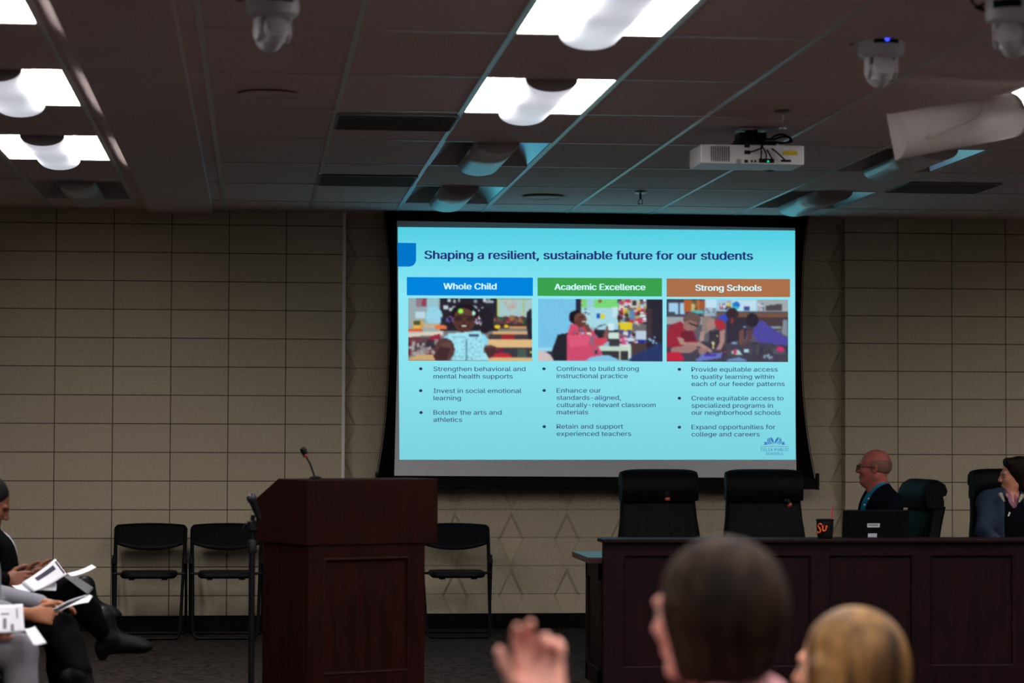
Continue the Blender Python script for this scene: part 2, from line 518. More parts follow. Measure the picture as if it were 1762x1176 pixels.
for i, (px, py) in enumerate(((935, 337), (462, 160))):
    d = at(px, py, 10); t_ = (CEIL - CZ) / (d.z - CZ); x, y = d.x * t_, d.y * t_
    if i == 0:
        sp = thing('ceiling_speaker', sl[0], 'speaker', (x, y, CEIL - 0.004), 0, 'round ceiling speakers')
        q = MB(); q.lathe([(0.118, 0), (0.135, -0.002), (0.145, -0.007), (0.137, -0.012), (0.126, -0.008)], n=40)
        q.build('rim', m_gyp, sp, True)
        q = MB(); q.lathe([(0.001, -0.006), (0.126, -0.0065), (0.126, -0.003), (0.001, -0.003)], n=40); q.build('grille', m_spk, sp, True)
    else:
        dup(sp, (x, y, CEIL - 0.004), 0, sl[1])
# sprinklers
m_brass = mat('sprinkler_metal', (120, 112, 104), 0.35, 0.8)
def make_sprinkler():
    t = thing('fire_sprinkler', 'x', 'sprinkler', (0, 0, 0), 0, 'ceiling fire sprinklers')
    q = MB(); q.lathe([(0.038, -0.001), (0.042, -0.006), (0.03, -0.012)], n=24); q.build('escutcheon', mat('sprinkler_plate', (150, 146, 142), 0.3, 0.5), t, True)
    q = MB(); q.tube([(0, 0, -0.01), (0, 0, -0.05)], 0.008, 10); q.tube([(0, 0, -0.045), (0.014, 0, -0.06), (0.012, 0, -0.078), (0, 0, -0.085)], 0.003, 6); q.tube([(0, 0, -0.045), (-0.014, 0, -0.06), (-0.012, 0, -0.078), (0, 0, -0.085)], 0.003, 6)
    q.build('body', m_brass, t, True)
    q = MB(); q.lathe([(0.004, -0.082), (0.022, -0.084), (0.022, -0.087), (0.004, -0.087)], n=16); q.build('deflector', m_brass, t, True)
    return t
spk = make_sprinkler()
for i, (px, py, lab) in enumerate(((1102, 329, 'small ceiling sprinkler above the screen, short of the wall'), (1346, 190, 'small ceiling sprinkler just behind and above the white projector'))):
    d = at(px, py, 10); t_ = (CEIL - CZ) / (d.z - CZ)
    if i == 0: spk.location = (d.x * t_, d.y * t_, CEIL - 0.004); spk['label'] = lab
    else: dup(spk, (d.x * t_, d.y * t_, CEIL - 0.004), 0, lab)

# ------------------------------------------------------------------ dome cameras
m_cam = mat('camera_shell', (208, 206, 212), 0.35)
m_camg = mat('camera_grey', (160, 158, 164), 0.4)
def make_camera():
    t = thing('conference_camera', 'x', 'camera', (0, 0, 0), 0, 'white ceiling cameras')
    q = MB(); q.lathe([(0.05, 0), (0.05, -0.16)], n=20)
    q.build('ceiling_mount', m_camg, t, True)
    q = MB(); q.lathe([(0.085, -0.15), (0.094, -0.158), (0.094, -0.215), (0.09, -0.235), (0.07, -0.246), (0.01, -0.248)], n=36)
    ba = q.build('base', m_cam, t, True)
    q = MB(); q.lathe([(0.0945, -0.172), (0.0953, -0.176), (0.0953, -0.196), (0.0945, -0.2)], n=36)
    # dark window: only the sector towards the audience
    w = MB(); n = 12
    w.grid(lambda u, v: (0.0955 * math.cos(-PI / 2 - .55 + 1.1 * u), 0.0955 * math.sin(-PI / 2 - .55 + 1.1 * u), -0.198 + 0.026 * v), n, 2)
    w.build('sensor_window', m_black, ba, True, solid=0.002)
    q = MB()
    for sx in (-1, 1):
        q = MB(); q.prism([(sx * 0.062, -0.032, -0.24), (sx * 0.062, 0.032, -0.24), (sx * 0.062, 0.036, -0.31), (sx * 0.062, 0.0, -0.335), (sx * 0.062, -0.036, -0.31)], (-sx * 0.016, 0, 0))
        q.build('yoke', m_cam, t, bev=0.005)
    q = MB()
    q.lathe([(0.02, -0.068), (0.042, -0.06), (0.049, -0.03), (0.05, 0.02), (0.046, 0.055), (0.03, 0.062)], c=(0, 0, -0.300), n=28, R=Matrix.Rotation(math.radians(-112), 3, 'X'))
    q.lathe([(0.044, -0.06), (0.047, 0.02), (0.044, 0.045)], c=(0, 0, -0.275), n=28)
    hd = q.build('head', m_cam, t, True)
    q = MB(); q.lathe([(0.001, 0.060), (0.024, 0.060), (0.024, 0.072), (0.02, 0.074)], c=(0, 0, -0.300), n=20, R=Matrix.Rotation(math.radians(-112), 3, 'X'))
    q.build('lens', m_black, hd, True)
    q = MB(); q.tube([(-0.05, 0.02, -0.15), (-0.09, 0.03, -0.155), (-0.13, 0.04, -0.17), (-0.15, 0.03, -0.15), (-0.12, 0.04, -0.06), (-0.1, 0.05, 0)], 0.006, 8)
    q.tube([(-0.06, 0.03, -0.16), (-0.11, 0.05, -0.18), (-0.14, 0.05, -0.165)], 0.008, 8)
    q.build('cable', m_black, t, True)
    return t
cm = make_camera()
def hang(px, py, Y, dz):      # base rim middle seen at (px,py)
    p = at(px, py, Y); return (p.x, p.y, p.z + dz)
cpos = [(hang(1516, 76, 9.7, 0.19), 'white ceiling camera with a lit blue dot on its base', 0),
        (hang(469, 4, 8.75, 0.19), 'white ceiling camera hanging near the plaster strip', 0.3),
        (hang(1741, 15, 8.5, 0.19), 'white ceiling camera cut off by the photo edge above the tilted housing', -0.5)]
cams = []
for i, (p, lab, rz) in enumerate(cpos):
    if i == 0:
        cm.location = p; cm.rotation_euler.z = rz; cm['label'] = lab; cams.append(cm)
    else:
        cams.append(dup(cm, p, rz, lab))
for c_, (p, lab, rz) in zip(cams, cpos):
    gap = CEIL - p[2]     # the mount reaches the ceiling
    q = MB(); q.lathe([(0.05, -0.01), (0.05, gap - 0.012), (0.075, gap - 0.01), (0.075, gap - 0.003)], n=20); q.build('mount_plate', m_camg, c_, True)
q = MB(); q.lathe([(0.001, 0), (0.009, 0.001), (0.009, 0.003), (0.001, 0.005)], c=(0.0, -0.0965, -0.184), n=12, R=Matrix.Rotation(PI / 2, 3, 'X'))
q.build('blue_lamp', glow('blue_led', (40, 60, 255), 4.0), cams[0], True)['label'] = 'lit blue dot'

# ------------------------------------------------------------------ projector
def projector():
    Y0 = 12.41
    a, b_ = at(1206, 248, Y0), at(1384, 284, Y0)
    zt, zb = a.z, b_.z; x0, x1 = a.x, b_.x
    xb = at(1191, 270, 12.62).x
    t = thing('projector', 'white ceiling projector with black cables over the screen aisle', 'projector', ((x0 + x1) / 2, 12.55, CEIL))
    q = MB(); q.prism([(x0, Y0, zb), (x1, Y0, zb), (x1, 12.70, zb), (xb, 12.70, zb), (xb, 12.62, zb)], (0, 0, zt - zb))
    body = q.build('body', mat('projector_white', (246, 245, 248), 0.4), t, bev=0.006, world=True)
    q = MB(); ga, gb = at(1224, 252, Y0).x, at(1254, 252, Y0).x
    for i in range(9):
        x = ga + (gb - ga) * i / 8
        q.box((x - 0.0022, Y0 - 0.003, zb + 0.012), (x + 0.0022, Y0 + 0.004, zt - 0.010))
    q.build('exhaust_vent', mat('vent_dark', (66, 64, 68), 0.6), body, world=True)
    q = MB(); pw = lambda px, py: at(px, py, Y0 - 0.002)
    def rect(q, xa, ya, xc, yc, d=0.004):
        p, r = pw(xa, ya), pw(xc, yc)
        q.box((p.x, Y0 - d, r.z), (r.x, Y0 + 0.002, p.z))
    for r in ((1281, 249, 1290, 254), (1281, 259, 1291, 265.5), (1281, 275, 1287, 280), (1292, 275.5, 1295, 279.5), (1298, 276, 1301, 279.5), (1306, 273, 1332, 280.5), (1344, 275, 1361, 279)):
        q = MB(); rect(q, *r); q.build('port', m_black, body, world=True)
    q = MB(); rect(q, 1347, 259.5, 1372, 267, 0.003); q.build('warning_sticker', mat('yellow_sticker', (228, 196, 20), 0.5), body, world=True)['label'] = 'yellow sticker'
    q = MB(); rect(q, 1320, 276.5, 1323, 279.5, 0.008); q.build('indicator_lamp', glow('green_led', (20, 230, 160), 1.0), body, world=True)['label'] = 'green lamp'
    q = MB(); rect(q, 1267, 274, 1275, 281, 0.003); q.build('label_plate', mat('grey_sticker', (160, 158, 166), 0.5), body, world=True)
    q = MB(); cx = at(1325, 270, 12.7).x; q.lathe([(0.055, 0), (0.055, 0.05), (0.048, 0.055), (0.046, 0.02), (0.001, 0.015)], c=(cx, 12.69, (zt + zb) / 2), n=28, R=Matrix.Rotation(-PI / 2, 3, 'X')); q.build('lens', m_black, body, True, world=True)
    cx, cy = at(1289, 230, 12.6).x, 12.56
    q = MB(); q.box((cx - 0.075, cy - 0.06, CEIL - 0.014), (cx + 0.075, cy + 0.06, CEIL - 0.004))
    q.build('ceiling_plate', mat('mount_white', (190, 190, 186), 0.4), t, bev=0.003, world=True)
    q = MB(); q.lathe([(0.03, 0), (0.03, -0.03), (0.05, -0.035), (0.05, -0.06)], c=(cx, cy, CEIL - 0.012), n=20)
    q.box((cx - 0.07, cy - 0.07, zt + 0.035), (cx + 0.07, cy + 0.07, zt + 0.075)); q.box((cx - 0.09, cy - 0.09, zt + 0.012), (cx + 0.12, cy + 0.09, zt + 0.03))
    for sx, sy in ((-1, -1), (1, -1), (1, 1), (-1, 1)):
        q.tube([(cx + sx * 0.05, cy + sy * 0.05, zt + 0.02), (cx + sx * 0.11, cy + sy * 0.10, zt)], 0.009, 8)
    q.build('mount_bracket', m_metal, t, bev=0.003, world=True)
    R = random.Random(3)
    for pts in (((1296, 228), (1307, 240), (1312, 252), (1303, 258), (1290, 262)), ((1300, 222), (1313, 246), (1322, 262), (1331, 278)), ((1302, 226), (1316, 246), (1336, 262), (1352, 277)),
                ((1308, 232), (1322, 240), (1336, 233), (1350, 232), (1360, 240), (1352, 246), (1330, 244)), ((1310, 238), (1330, 240), (1344, 236), (1357, 236), (1362, 244), (1340, 247)),
                ((1310, 250), (1310, 262), (1309, 276)), ((1300, 226), (1290, 236), (1276, 240), (1262, 244)), ((1311, 252), (1318, 264), (1318, 277))):
        q = MB(); P = []
        for i, (x, y) in enumerate(pts):
            v = at(x, y, 12.395 if y > 248 else 12.46 + R.uniform(-.02, .03)); P.append(v)
        P2 = []
        for i in range(len(P) - 1):
            for k in range(6):
                u = k / 6; p0 = P[max(i - 1, 0)]; p1 = P[i]; p2 = P[i + 1]; p3 = P[min(i + 2, len(P) - 1)]
                P2.append(0.5 * ((2 * p1) + (p2 - p0) * u + (2 * p0 - 5 * p1 + 4 * p2 - p3) * u * u + (-p0 + 3 * p1 - 3 * p2 + p3) * u ** 3))
        q.tube(P2 + [P[-1]], 0.0055 if pts[0][0] > 1305 and pts[0][1] < 245 else 0.004, 8)
        q.build('cable', m_black, t, True, world=True)
projector()

# ------------------------------------------------------------------ projection screen
SANS = None
try:      # the sans-serif face that ships with Blender; its built-in face otherwise
    import os
    SANS = bpy.data.fonts.load(os.path.join(bpy.utils.resource_path('LOCAL'), 'datafiles', 'fonts', 'Inter.woff2'))
except Exception:
    SANS = None
SY = 17.60
def screen():
    a, b_ = at(648, 843, SY), at(1407, 840, SY)
    t = thing('projection_screen', 'large pull-down projection screen with black borders showing a school slide', 'projection screen', ((a.x + b_.x) / 2, SY, 0))
    P = lambda px, py, d=0.0: at(px, py, SY + d)
    # black border cloth with inward curving sides
    left = [(661, 366), (665, 400), (670, 450), (671.5, 520), (671, 600), (668, 660), (664, 720), (658, 770), (649, 824)]
    right = [(1390, 372), (1386, 400), (1381, 450), (1378, 540), (1378, 620), (1381, 680), (1386, 730), (1393, 780), (1402, 826)]
    q = MB(); n = len(left) - 1
    def fn(u, v):
        i = min(int(v * n), n - 1); f = v * n - i
        l = [left[i][k] + (left[i + 1][k] - left[i][k]) * f for k in (0, 1)]; r = [right[i][k] + (right[i + 1][k] - right[i][k]) * f for k in (0, 1)]
        return P(l[0] + (r[0] - l[0]) * u, l[1] + (r[1] - l[1]) * u, 0.006)
    q.grid(fn, 8, 32)
    q.build('border_cloth', mat('black_cloth', (5, 5, 9), 0.8, spec=0.1), t, smooth='all', world=True, solid=0.003)
    q = MB(); fab = [(683, 380), (1368.5, 392.5), (1367, 600), (1370.5, 823), (678.5, 819), (683.5, 600)]
    q.prism([P(x, y, 0.0) for x, y in fab], (0, 0.003, 0))
    q.build('white_fabric', mat('screen_fabric', (238, 238, 242), 0.85), t, world=True)
    q = MB(); z0, z1 = at(1000, 842, SY).z, at(1000, 822.5, SY).z
    q.box((a.x, SY - 0.015, z0), (b_.x, SY + 0.03, z1))
    q.build('bottom_bar', mat('bar_black', (5, 5, 8), 0.6, spec=0.1), t, bev=0.004, world=True)
    for x, s_ in ((a.x, -1), (b_.x, 1)):
        q = MB(); q.box((x - 0.008, SY - 0.02, z0 - 0.004), (x + 0.008, SY + 0.035, z1 + 0.035)); q.build('end_clip', m_black, t, bev=0.002, world=True)
    zt = at(1000, 392, SY).z + 0.02
    q = MB(); q.box((P(664, 370).x, SY - 0.004, at(1000, 384, SY).z), (P(1388, 370).x, SY + 0.05, CEIL - 0.002)); q.build('roller_case', mat('case_black', (5, 5, 8), 0.6, spec=0.1), t, world=True)
    for pts in (left, right):
        q = MB(); dx = -2 if pts is left else 2
        q.tube([P(x + dx, y, 0.006) for x, y in pts], 0.0025, 6); q.build('tension_cord', m_black, t, True, world=True)
    # ------------- the projected slide
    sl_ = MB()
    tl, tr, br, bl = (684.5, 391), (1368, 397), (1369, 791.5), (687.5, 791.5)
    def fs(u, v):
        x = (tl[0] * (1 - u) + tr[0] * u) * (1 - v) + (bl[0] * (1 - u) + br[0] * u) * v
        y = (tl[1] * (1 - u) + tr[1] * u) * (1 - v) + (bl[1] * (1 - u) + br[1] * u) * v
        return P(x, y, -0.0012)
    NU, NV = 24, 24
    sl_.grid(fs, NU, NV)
    so = sl_.build('slide', glow_attr('slide_background_falloff'), t, world=True)
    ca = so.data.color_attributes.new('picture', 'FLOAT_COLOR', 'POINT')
    falloff_stops = [(0.0, (84, 206, 226)), (0.10, (104, 218, 234)), (0.28, (142, 230, 244)), (0.55, (140, 228, 240)), (0.75, (132, 220, 232)), (1.0, (122, 210, 224))]  # background tint with projector brightness falloff painted in, top to bottom
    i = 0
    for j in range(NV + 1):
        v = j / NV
        for k in range(len(falloff_stops) - 1):
            if falloff_stops[k][0] <= v <= falloff_stops[k + 1][0]:
                f = (v - falloff_stops[k][0]) / (falloff_stops[k + 1][0] - falloff_stops[k][0]); c = [falloff_stops[k][1][n_] * (1 - f) + falloff_stops[k + 1][1][n_] * f for n_ in range(3)]
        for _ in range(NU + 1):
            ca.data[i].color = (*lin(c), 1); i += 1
    def flat(name, polys, rgb, d):
        q = MB()
        for p in polys:
            q.add([P(x, y, -d) for x, y in p], [tuple(range(len(p)))])
        return q.build(name, glow('slide_%d_%d_%d' % rgb, rgb), so, world=True)
    tab = [(684, 418), (716, 418.5)] + [(716 - 12 + 12 * math.cos(a_), 447 + 12 * math.sin(a_)) for a_ in [PI / 2 * i / 8 for i in range(9)]] + [(685, 459)]
    flat('corner_tab', [tab], (0, 118, 200), 0.002)
    flat('header_bar', [[(700, 477), (917, 478), (917, 509.5), (700, 508.5)]], (2, 132, 222), 0.002)
    flat('header_bar', [[(925, 478), (1139, 479), (1139, 510.5), (925, 509.5)]], (58, 162, 78), 0.002)
    flat('header_bar', [[(1147, 479.5), (1359.5, 480.5), (1359.5, 511.5), (1147, 511)]], (172, 112, 74), 0.002)
    NAVY, SLATE, PALE = (36, 50, 118), (62, 72, 128), (206, 248, 252)
    def letters(s_, bold, spacing):
        cu = bpy.data.curves.new('lettering', 'FONT'); cu.body = s_; cu.font = SANS or cu.font; cu.offset = bold; cu.resolution_u = 3; cu.space_character = spacing
        ob = bpy.data.objects.new('lettering', cu); COL.objects.link(ob)
        bpy.context.view_layer.update()
        me = ob.evaluated_get(bpy.context.evaluated_depsgraph_get()).to_mesh()
        out = [tuple(v.co) for v in me.vertices], [tuple(p.vertices) for p in me.polygons]
        ob.to_mesh_clear(); bpy.data.objects.remove(ob); bpy.data.curves.remove(cu)
        return out
    cap = max(v[1] for v in letters('H', 0.0, 1.0)[0])
    def text(name, lines, rgb, bold=0.0, d=0.0035, spacing=1.0):
        q = MB()
        for s_, x0, x1, y0, em, slope in lines:
            vs_, fs_ = letters(s_, 0.0, spacing)
            lo, hi = min(v[0] for v in vs_), max(v[0] for v in vs_)
            sc = (x1 - x0) / (hi - lo); sy = em * 0.72 / cap
            for sh in ((-bold, 0.0, bold) if bold else (0.0,)):      # heavier strokes: the letters laid over themselves
                q.add([P(x0 + sh + (v[0] - lo) * sc, y0 - v[1] * sy + slope * (v[0] - lo) / (hi - lo), -d) for v in vs_], fs_)
        return q.build(name, glow('ink_%d_%d_%d' % rgb, rgb), so, world=True)
    text('slide_title', [('Shaping a resilient, sustainable future for our students', 731, 1295, 445.8, 19.8, 1.6)], NAVY, 0.85)
    text('header_text', [('Whole Child', 763.5, 854, 498, 14.5, 0.3)], PALE, 0.65)
    text('header_text', [('Academic Excellence', 954.5, 1110, 499, 14.5, 0.5)], PALE, 0.65)
    text('header_text', [('Strong Schools', 1197, 1310, 500.6, 14.5, 0.4)], PALE, 0.65)
    def bullet(x, items, dot):
        text('bullet_text', [(s_, x, x1, y, 10.6, 0) for s_, x1, y in items], SLATE, 0.16)
        flat('bullet_dot', [[(dot[0] + 3 * math.cos(k * PI / 6), dot[1] + 2.6 * math.sin(k * PI / 6)) for k in range(12)]], (48, 58, 110), 0.003)
    bullet(746, (('Strengthen behavioral and', 904, 639), ('mental health supports', 882, 651.7)), (724, 635))
    bullet(746, (('Invest in social emotional', 897, 676.6), ('learning', 793, 689)), (724, 672.7))
    bullet(746, (('Bolster the arts and', 863, 714), ('athletics', 795, 726.4)), (724.5, 710.3))
    bullet(958, (('Continue to build strong', 1099, 638.6), ('instructional practice', 1080, 651)), (936, 635))
    bullet(958, (('Enhance our', 1034, 676), ('standards-aligned,', 1068, 688.4), ('culturally-relevant classroom', 1128, 701), ('materials', 1012, 713.4)), (936.3, 672.4))
    bullet(958, (('Retain and support', 1072, 738), ('experienced teachers', 1086, 750.6)), (936.5, 734.6))
    bullet(1190, (('Provide equitable access', 1338, 639.8), ('to quality learning within', 1332, 652.4), ('each of our feeder patterns', 1350, 664.8)), (1169, 636))
    bullet(1190, (('Create equitable access to', 1348, 689.4), ('specialized programs in', 1330, 702), ('our neighborhood schools', 1343, 714.2)), (1169, 685.6))
    bullet(1190, (('Expand opportunities for', 1334, 739), ('college and careers', 1307, 751.4)), (1169, 735.6))
    # emblem
    L = lambda pts: [(1290 + x / 21.39, 740 + y / 21.39) for x, y in pts]
    polys = [L(p) for p in ([(770, 262), (850, 330), (885, 420), (900, 520), (850, 470), (790, 420), (765, 340)], [(1060, 258), (1060, 350), (1020, 420), (920, 520), (930, 400), (985, 320)],
        [(705, 285), (750, 310), (752, 420), (800, 480), (880, 530), (770, 510), (715, 440)], [(1115, 285), (1112, 420), (1060, 490), (945, 530), (1040, 460), (1085, 410), (1085, 300)],
        [(650, 318), (690, 330), (692, 460), (730, 500), (790, 535), (680, 525), (652, 450)], [(1168, 320), (1165, 480), (1120, 530), (1020, 540), (1100, 500), (1128, 450), (1130, 330)],
        [(505, 452), (640, 452), (640, 500), (665, 550), (475, 552), (570, 510)], [(1190, 452), (1305, 452), (1250, 505), (1330, 552), (1170, 550), (1190, 500)])]
    flat('emblem', polys, (62, 118, 190), 0.003)
    flat('emblem_line', [L([(385, 625), (650, 608), (900, 600), (1180, 606), (1440, 622), (1440, 640), (1180, 624), (900, 618), (650, 628), (385, 643)])], (130, 120, 160), 0.003)
    text('emblem_text', [('TULSA PUBLIC', 1308.5, 1357, 776.8, 7.0, 0), ('SCHOOLS', 1318, 1347, 783.4, 6.4, 0)], (52, 132, 178), 0.15, spacing=1.15)
    # ------------- three pictures, painted as flat colour cells
    def picture(name, box, W_, H_, shapes, seed):
        x0, y0, x1, y1 = box; nx, ny = 150, 76
        R = np.random.RandomState(seed)
        jx, jy = np.meshgrid((np.arange(nx + 1)) / nx, (np.arange(ny + 1)) / ny)
        px, py = jx * W_, jy * H_
        img = np.zeros((ny + 1, nx + 1, 3))
        for s_ in shapes:
            kind, c = s_[0], np.array(s_[-1], float)
            if kind == 'r':
                a_ = s_[1]; msk = (px >= a_[0]) & (px <= a_[2]) & (py >= a_[1]) & (py <= a_[3])
            elif kind == 'e':
                a_ = s_[1]; msk = ((px - a_[0]) / a_[2]) ** 2 + ((py - a_[1]) / a_[3]) ** 2 <= 1
            elif kind == 'p':
                pts = s_[1]; msk = np.zeros(px.shape, bool); n_ = len(pts)
                for i in range(n_):
                    (ax_, ay_), (bx_, by_) = pts[i], pts[(i + 1) % n_]
                    cond = ((ay_ > py) != (by_ > py))
                    with np.errstate(all='ignore'):
                        xin = (bx_ - ax_) * (py - ay_) / ((by_ - ay_) if by_ != ay_ else 1e-9) + ax_
                    msk ^= cond & (px < xin)
            elif kind == 'n':      # scatter of small blobs inside a box: clutter
                a_, cnt, sz, cols = s_[1], s_[2], s_[3], s_[4]
                for _ in range(cnt):
                    cx_, cy_ = R.uniform(a_[0], a_[2]), R.uniform(a_[1], a_[3]); rx, ry = sz * R.uniform(.5, 1.3), sz * R.uniform(.5, 1.3)
                    mk = (np.abs(px - cx_) < rx) & (np.abs(py - cy_) < ry)
                    img[mk] = cols[R.randint(len(cols))]
                continue
            img[msk] = c
        for _ in range(2):      # soft focus, as in the projected pictures
            e = np.pad(img, ((1, 1), (1, 1), (0, 0)), 'edge')
            img = 0.4 * img + 0.15 * (e[:-2, 1:-1] + e[2:, 1:-1] + e[1:-1, :-2] + e[1:-1, 2:])
        img = np.clip(img + R.normal(0, 4, img.shape), 0, 255)
        q = MB(); q.grid(lambda u, v: P(x0 + (x1 - x0) * u, y0 + (y1 - y0) * v + 1.0 * u, -0.0025), nx, ny)
        o = q.build(name, _M.setdefault('picture', glow_attr('slide_picture')), so, world=True)
        at_ = o.data.color_attributes.new('picture', 'FLOAT_COLOR', 'POINT')
        f = img / 255; l = np.where(f <= 0.04045, f / 12.92, ((f + 0.055) / 1.055) ** 2.4)
        at_.data.foreach_set('color', np.concatenate([l, np.ones(l.shape[:2] + (1,))], 2).astype(np.float32).ravel())
    DK = (40, 36, 50)
    g1 = [('r', (0, 0, 1630, 830), (120, 120, 120)), ('r', (0, 0, 430, 470), (150, 170, 175)), ('r', (100, 0, 240, 110), (140, 120, 135)), ('p', [(190, 0), (240, 10), (235, 110), (180, 100)], (150, 60, 80)),
          ('r', (245, 10, 400, 270), (150, 195, 205)), ('r', (420, 0, 1180, 430), DK), ('n', (480, 0, 1140, 160), 26, 26, [(160, 180, 190), (130, 150, 165), (190, 205, 210)]), ('r', (420, 55, 1180, 95), DK), ('r', (420, 165, 1180, 235), (46, 38, 50)),
          ('r', (1165, 10, 1630, 260), (165, 200, 200)), ('r', (1165, 0, 1195, 260), (190, 200, 90)), ('r', (1510, 10, 1530, 260), (170, 190, 120)), ('n', (1280, 20, 1420, 150), 30, 12, [(200, 160, 150), (180, 170, 170), (200, 190, 150)]),
          ('r', (1120, 250, 1560, 360), (70, 60, 64)), ('n', (1130, 255, 1560, 320), 40, 24, [(150, 40, 70), (60, 110, 60), (120, 50, 80), (50, 70, 50), (150, 110, 70)]), ('r', (1130, 330, 1560, 400), (66, 50, 50)),
          ('e', (1175, 375, 42, 26), (240, 205, 30)), ('e', (1290, 370, 30, 22), (225, 200, 40)), ('r', (1330, 370, 1560, 400), (200, 150, 100)), ('r', (1110, 430, 1570, 470), (205, 170, 120)), ('r', (1060, 470, 1630, 560), (70, 60, 66)), ('r', (1220, 480, 1400, 545), (150, 40, 52)),
          ('p', [(1560, 180), (1610, 140), (1630, 140), (1630, 560), (1590, 560), (1565, 420)], (40, 38, 50)),
          ('e', (340, 240, 110, 130), (150, 210, 230)), ('r', (90, 185, 220, 270), (185, 215, 225)), ('r', (60, 290, 190, 460), (205, 160, 80)), ('r', (75, 300, 160, 350), (70, 90, 60)), ('r', (70, 365, 150, 400), (230, 180, 90)), ('r', (200, 330, 430, 400), (190, 175, 150)),
          ('p', [(430, 250), (500, 260), (560, 330), (500, 420), (420, 400)], (46, 52, 80)), ('r', (0, 410, 190, 480), (215, 90, 60)), ('r', (350, 360, 500, 410), (230, 120, 70)), ('r', (0, 440, 460, 500), (200, 190, 180)), ('p', [(0, 480), (460, 430), (440, 470), (0, 520)], (215, 205, 190)),
          ('r', (0, 515, 430, 750), (110, 62, 70)), ('p', [(250, 520), (420, 470), (400, 640), (250, 640)], (150, 40, 58)), ('n', (0, 560, 400, 740), 50, 32, [(160, 160, 160), (90, 70, 80), (140, 130, 130), (60, 50, 60), (120, 50, 60)]), ('p', [(0, 800), (130, 750), (480, 745), (480, 830), (0, 830)], (205, 165, 115)),
          ('r', (1050, 545, 1630, 650), (222, 185, 130)), ('r', (1080, 650, 1630, 800), (62, 58, 70)), ('r', (1140, 650, 1260, 700), (110, 40, 60)), ('e', (1230, 760, 130, 40), (190, 45, 55)), ('r', (1440, 670, 1560, 780), (70, 90, 80)), ('r', (1050, 780, 1630, 830), (215, 180, 130)), ('r', (1600, 690, 1630, 730), (190, 200, 60)),
          ('e', (1010, 290, 110, 170), (38, 34, 42)), ('e', (540, 280, 90, 100), (44, 36, 44)), ('n', (500, 240, 620, 320), 10, 14, [(80, 90, 170), (150, 170, 200), (120, 80, 160)]), ('n', (890, 250, 960, 340), 10, 16, [(190, 160, 210), (160, 130, 200), (210, 210, 160)]),
          ('e', (740, 200, 175, 125), (30, 26, 30)), ('e', (735, 290, 145, 160), (96, 62, 54)), ('e', (735, 330, 125, 125), (88, 54, 48)), ('e', (690, 170, 36, 32), (150, 240, 80)), ('e', (860, 195, 22, 34), (190, 240, 230)), ('p', [(590, 240), (880, 240), (880, 250), (590, 250)], (46, 32, 34)),
          ('e', (660, 275, 54, 30), (60, 42, 40)), ('e', (820, 275, 54, 30), (60, 42, 40)), ('e', (735, 318, 28, 20), (80, 46, 42)), ('e', (735, 370, 62, 24), (60, 28, 32)), ('e', (735, 366, 36, 12), (220, 225, 220)),
          ('p', [(410, 610), (470, 510), (560, 470), (1000, 470), (1055, 545), (1050, 620)], (140, 215, 240)), ('p', [(520, 470), (950, 425), (1060, 830), (570, 830)], (160, 226, 240)), ('n', (590, 520, 1000, 820), 90, 9, [(120, 180, 195), (105, 165, 180), (130, 200, 215)]), ('r', (760, 550, 775, 820), (90, 140, 160)), ('r', (800, 480, 925, 510), (66, 80, 110)), ('r', (570, 505, 770, 520), (120, 175, 190)),
          ('e', (480, 680, 130, 150), (88, 60, 58)), ('e', (500, 620, 70, 40), (100, 70, 66)), ('p', [(330, 760), (420, 640), (560, 660), (500, 830), (360, 830)], (70, 44, 48)), ('e', (1080, 680, 90, 60), (100, 68, 64)), ('p', [(1000, 650), (1150, 650), (1160, 720), (1070, 800), (1030, 740)], (78, 50, 52))]
    picture('picture', (702.5, 513.3, 915.5, 621), 1630, 830, g1, 1)
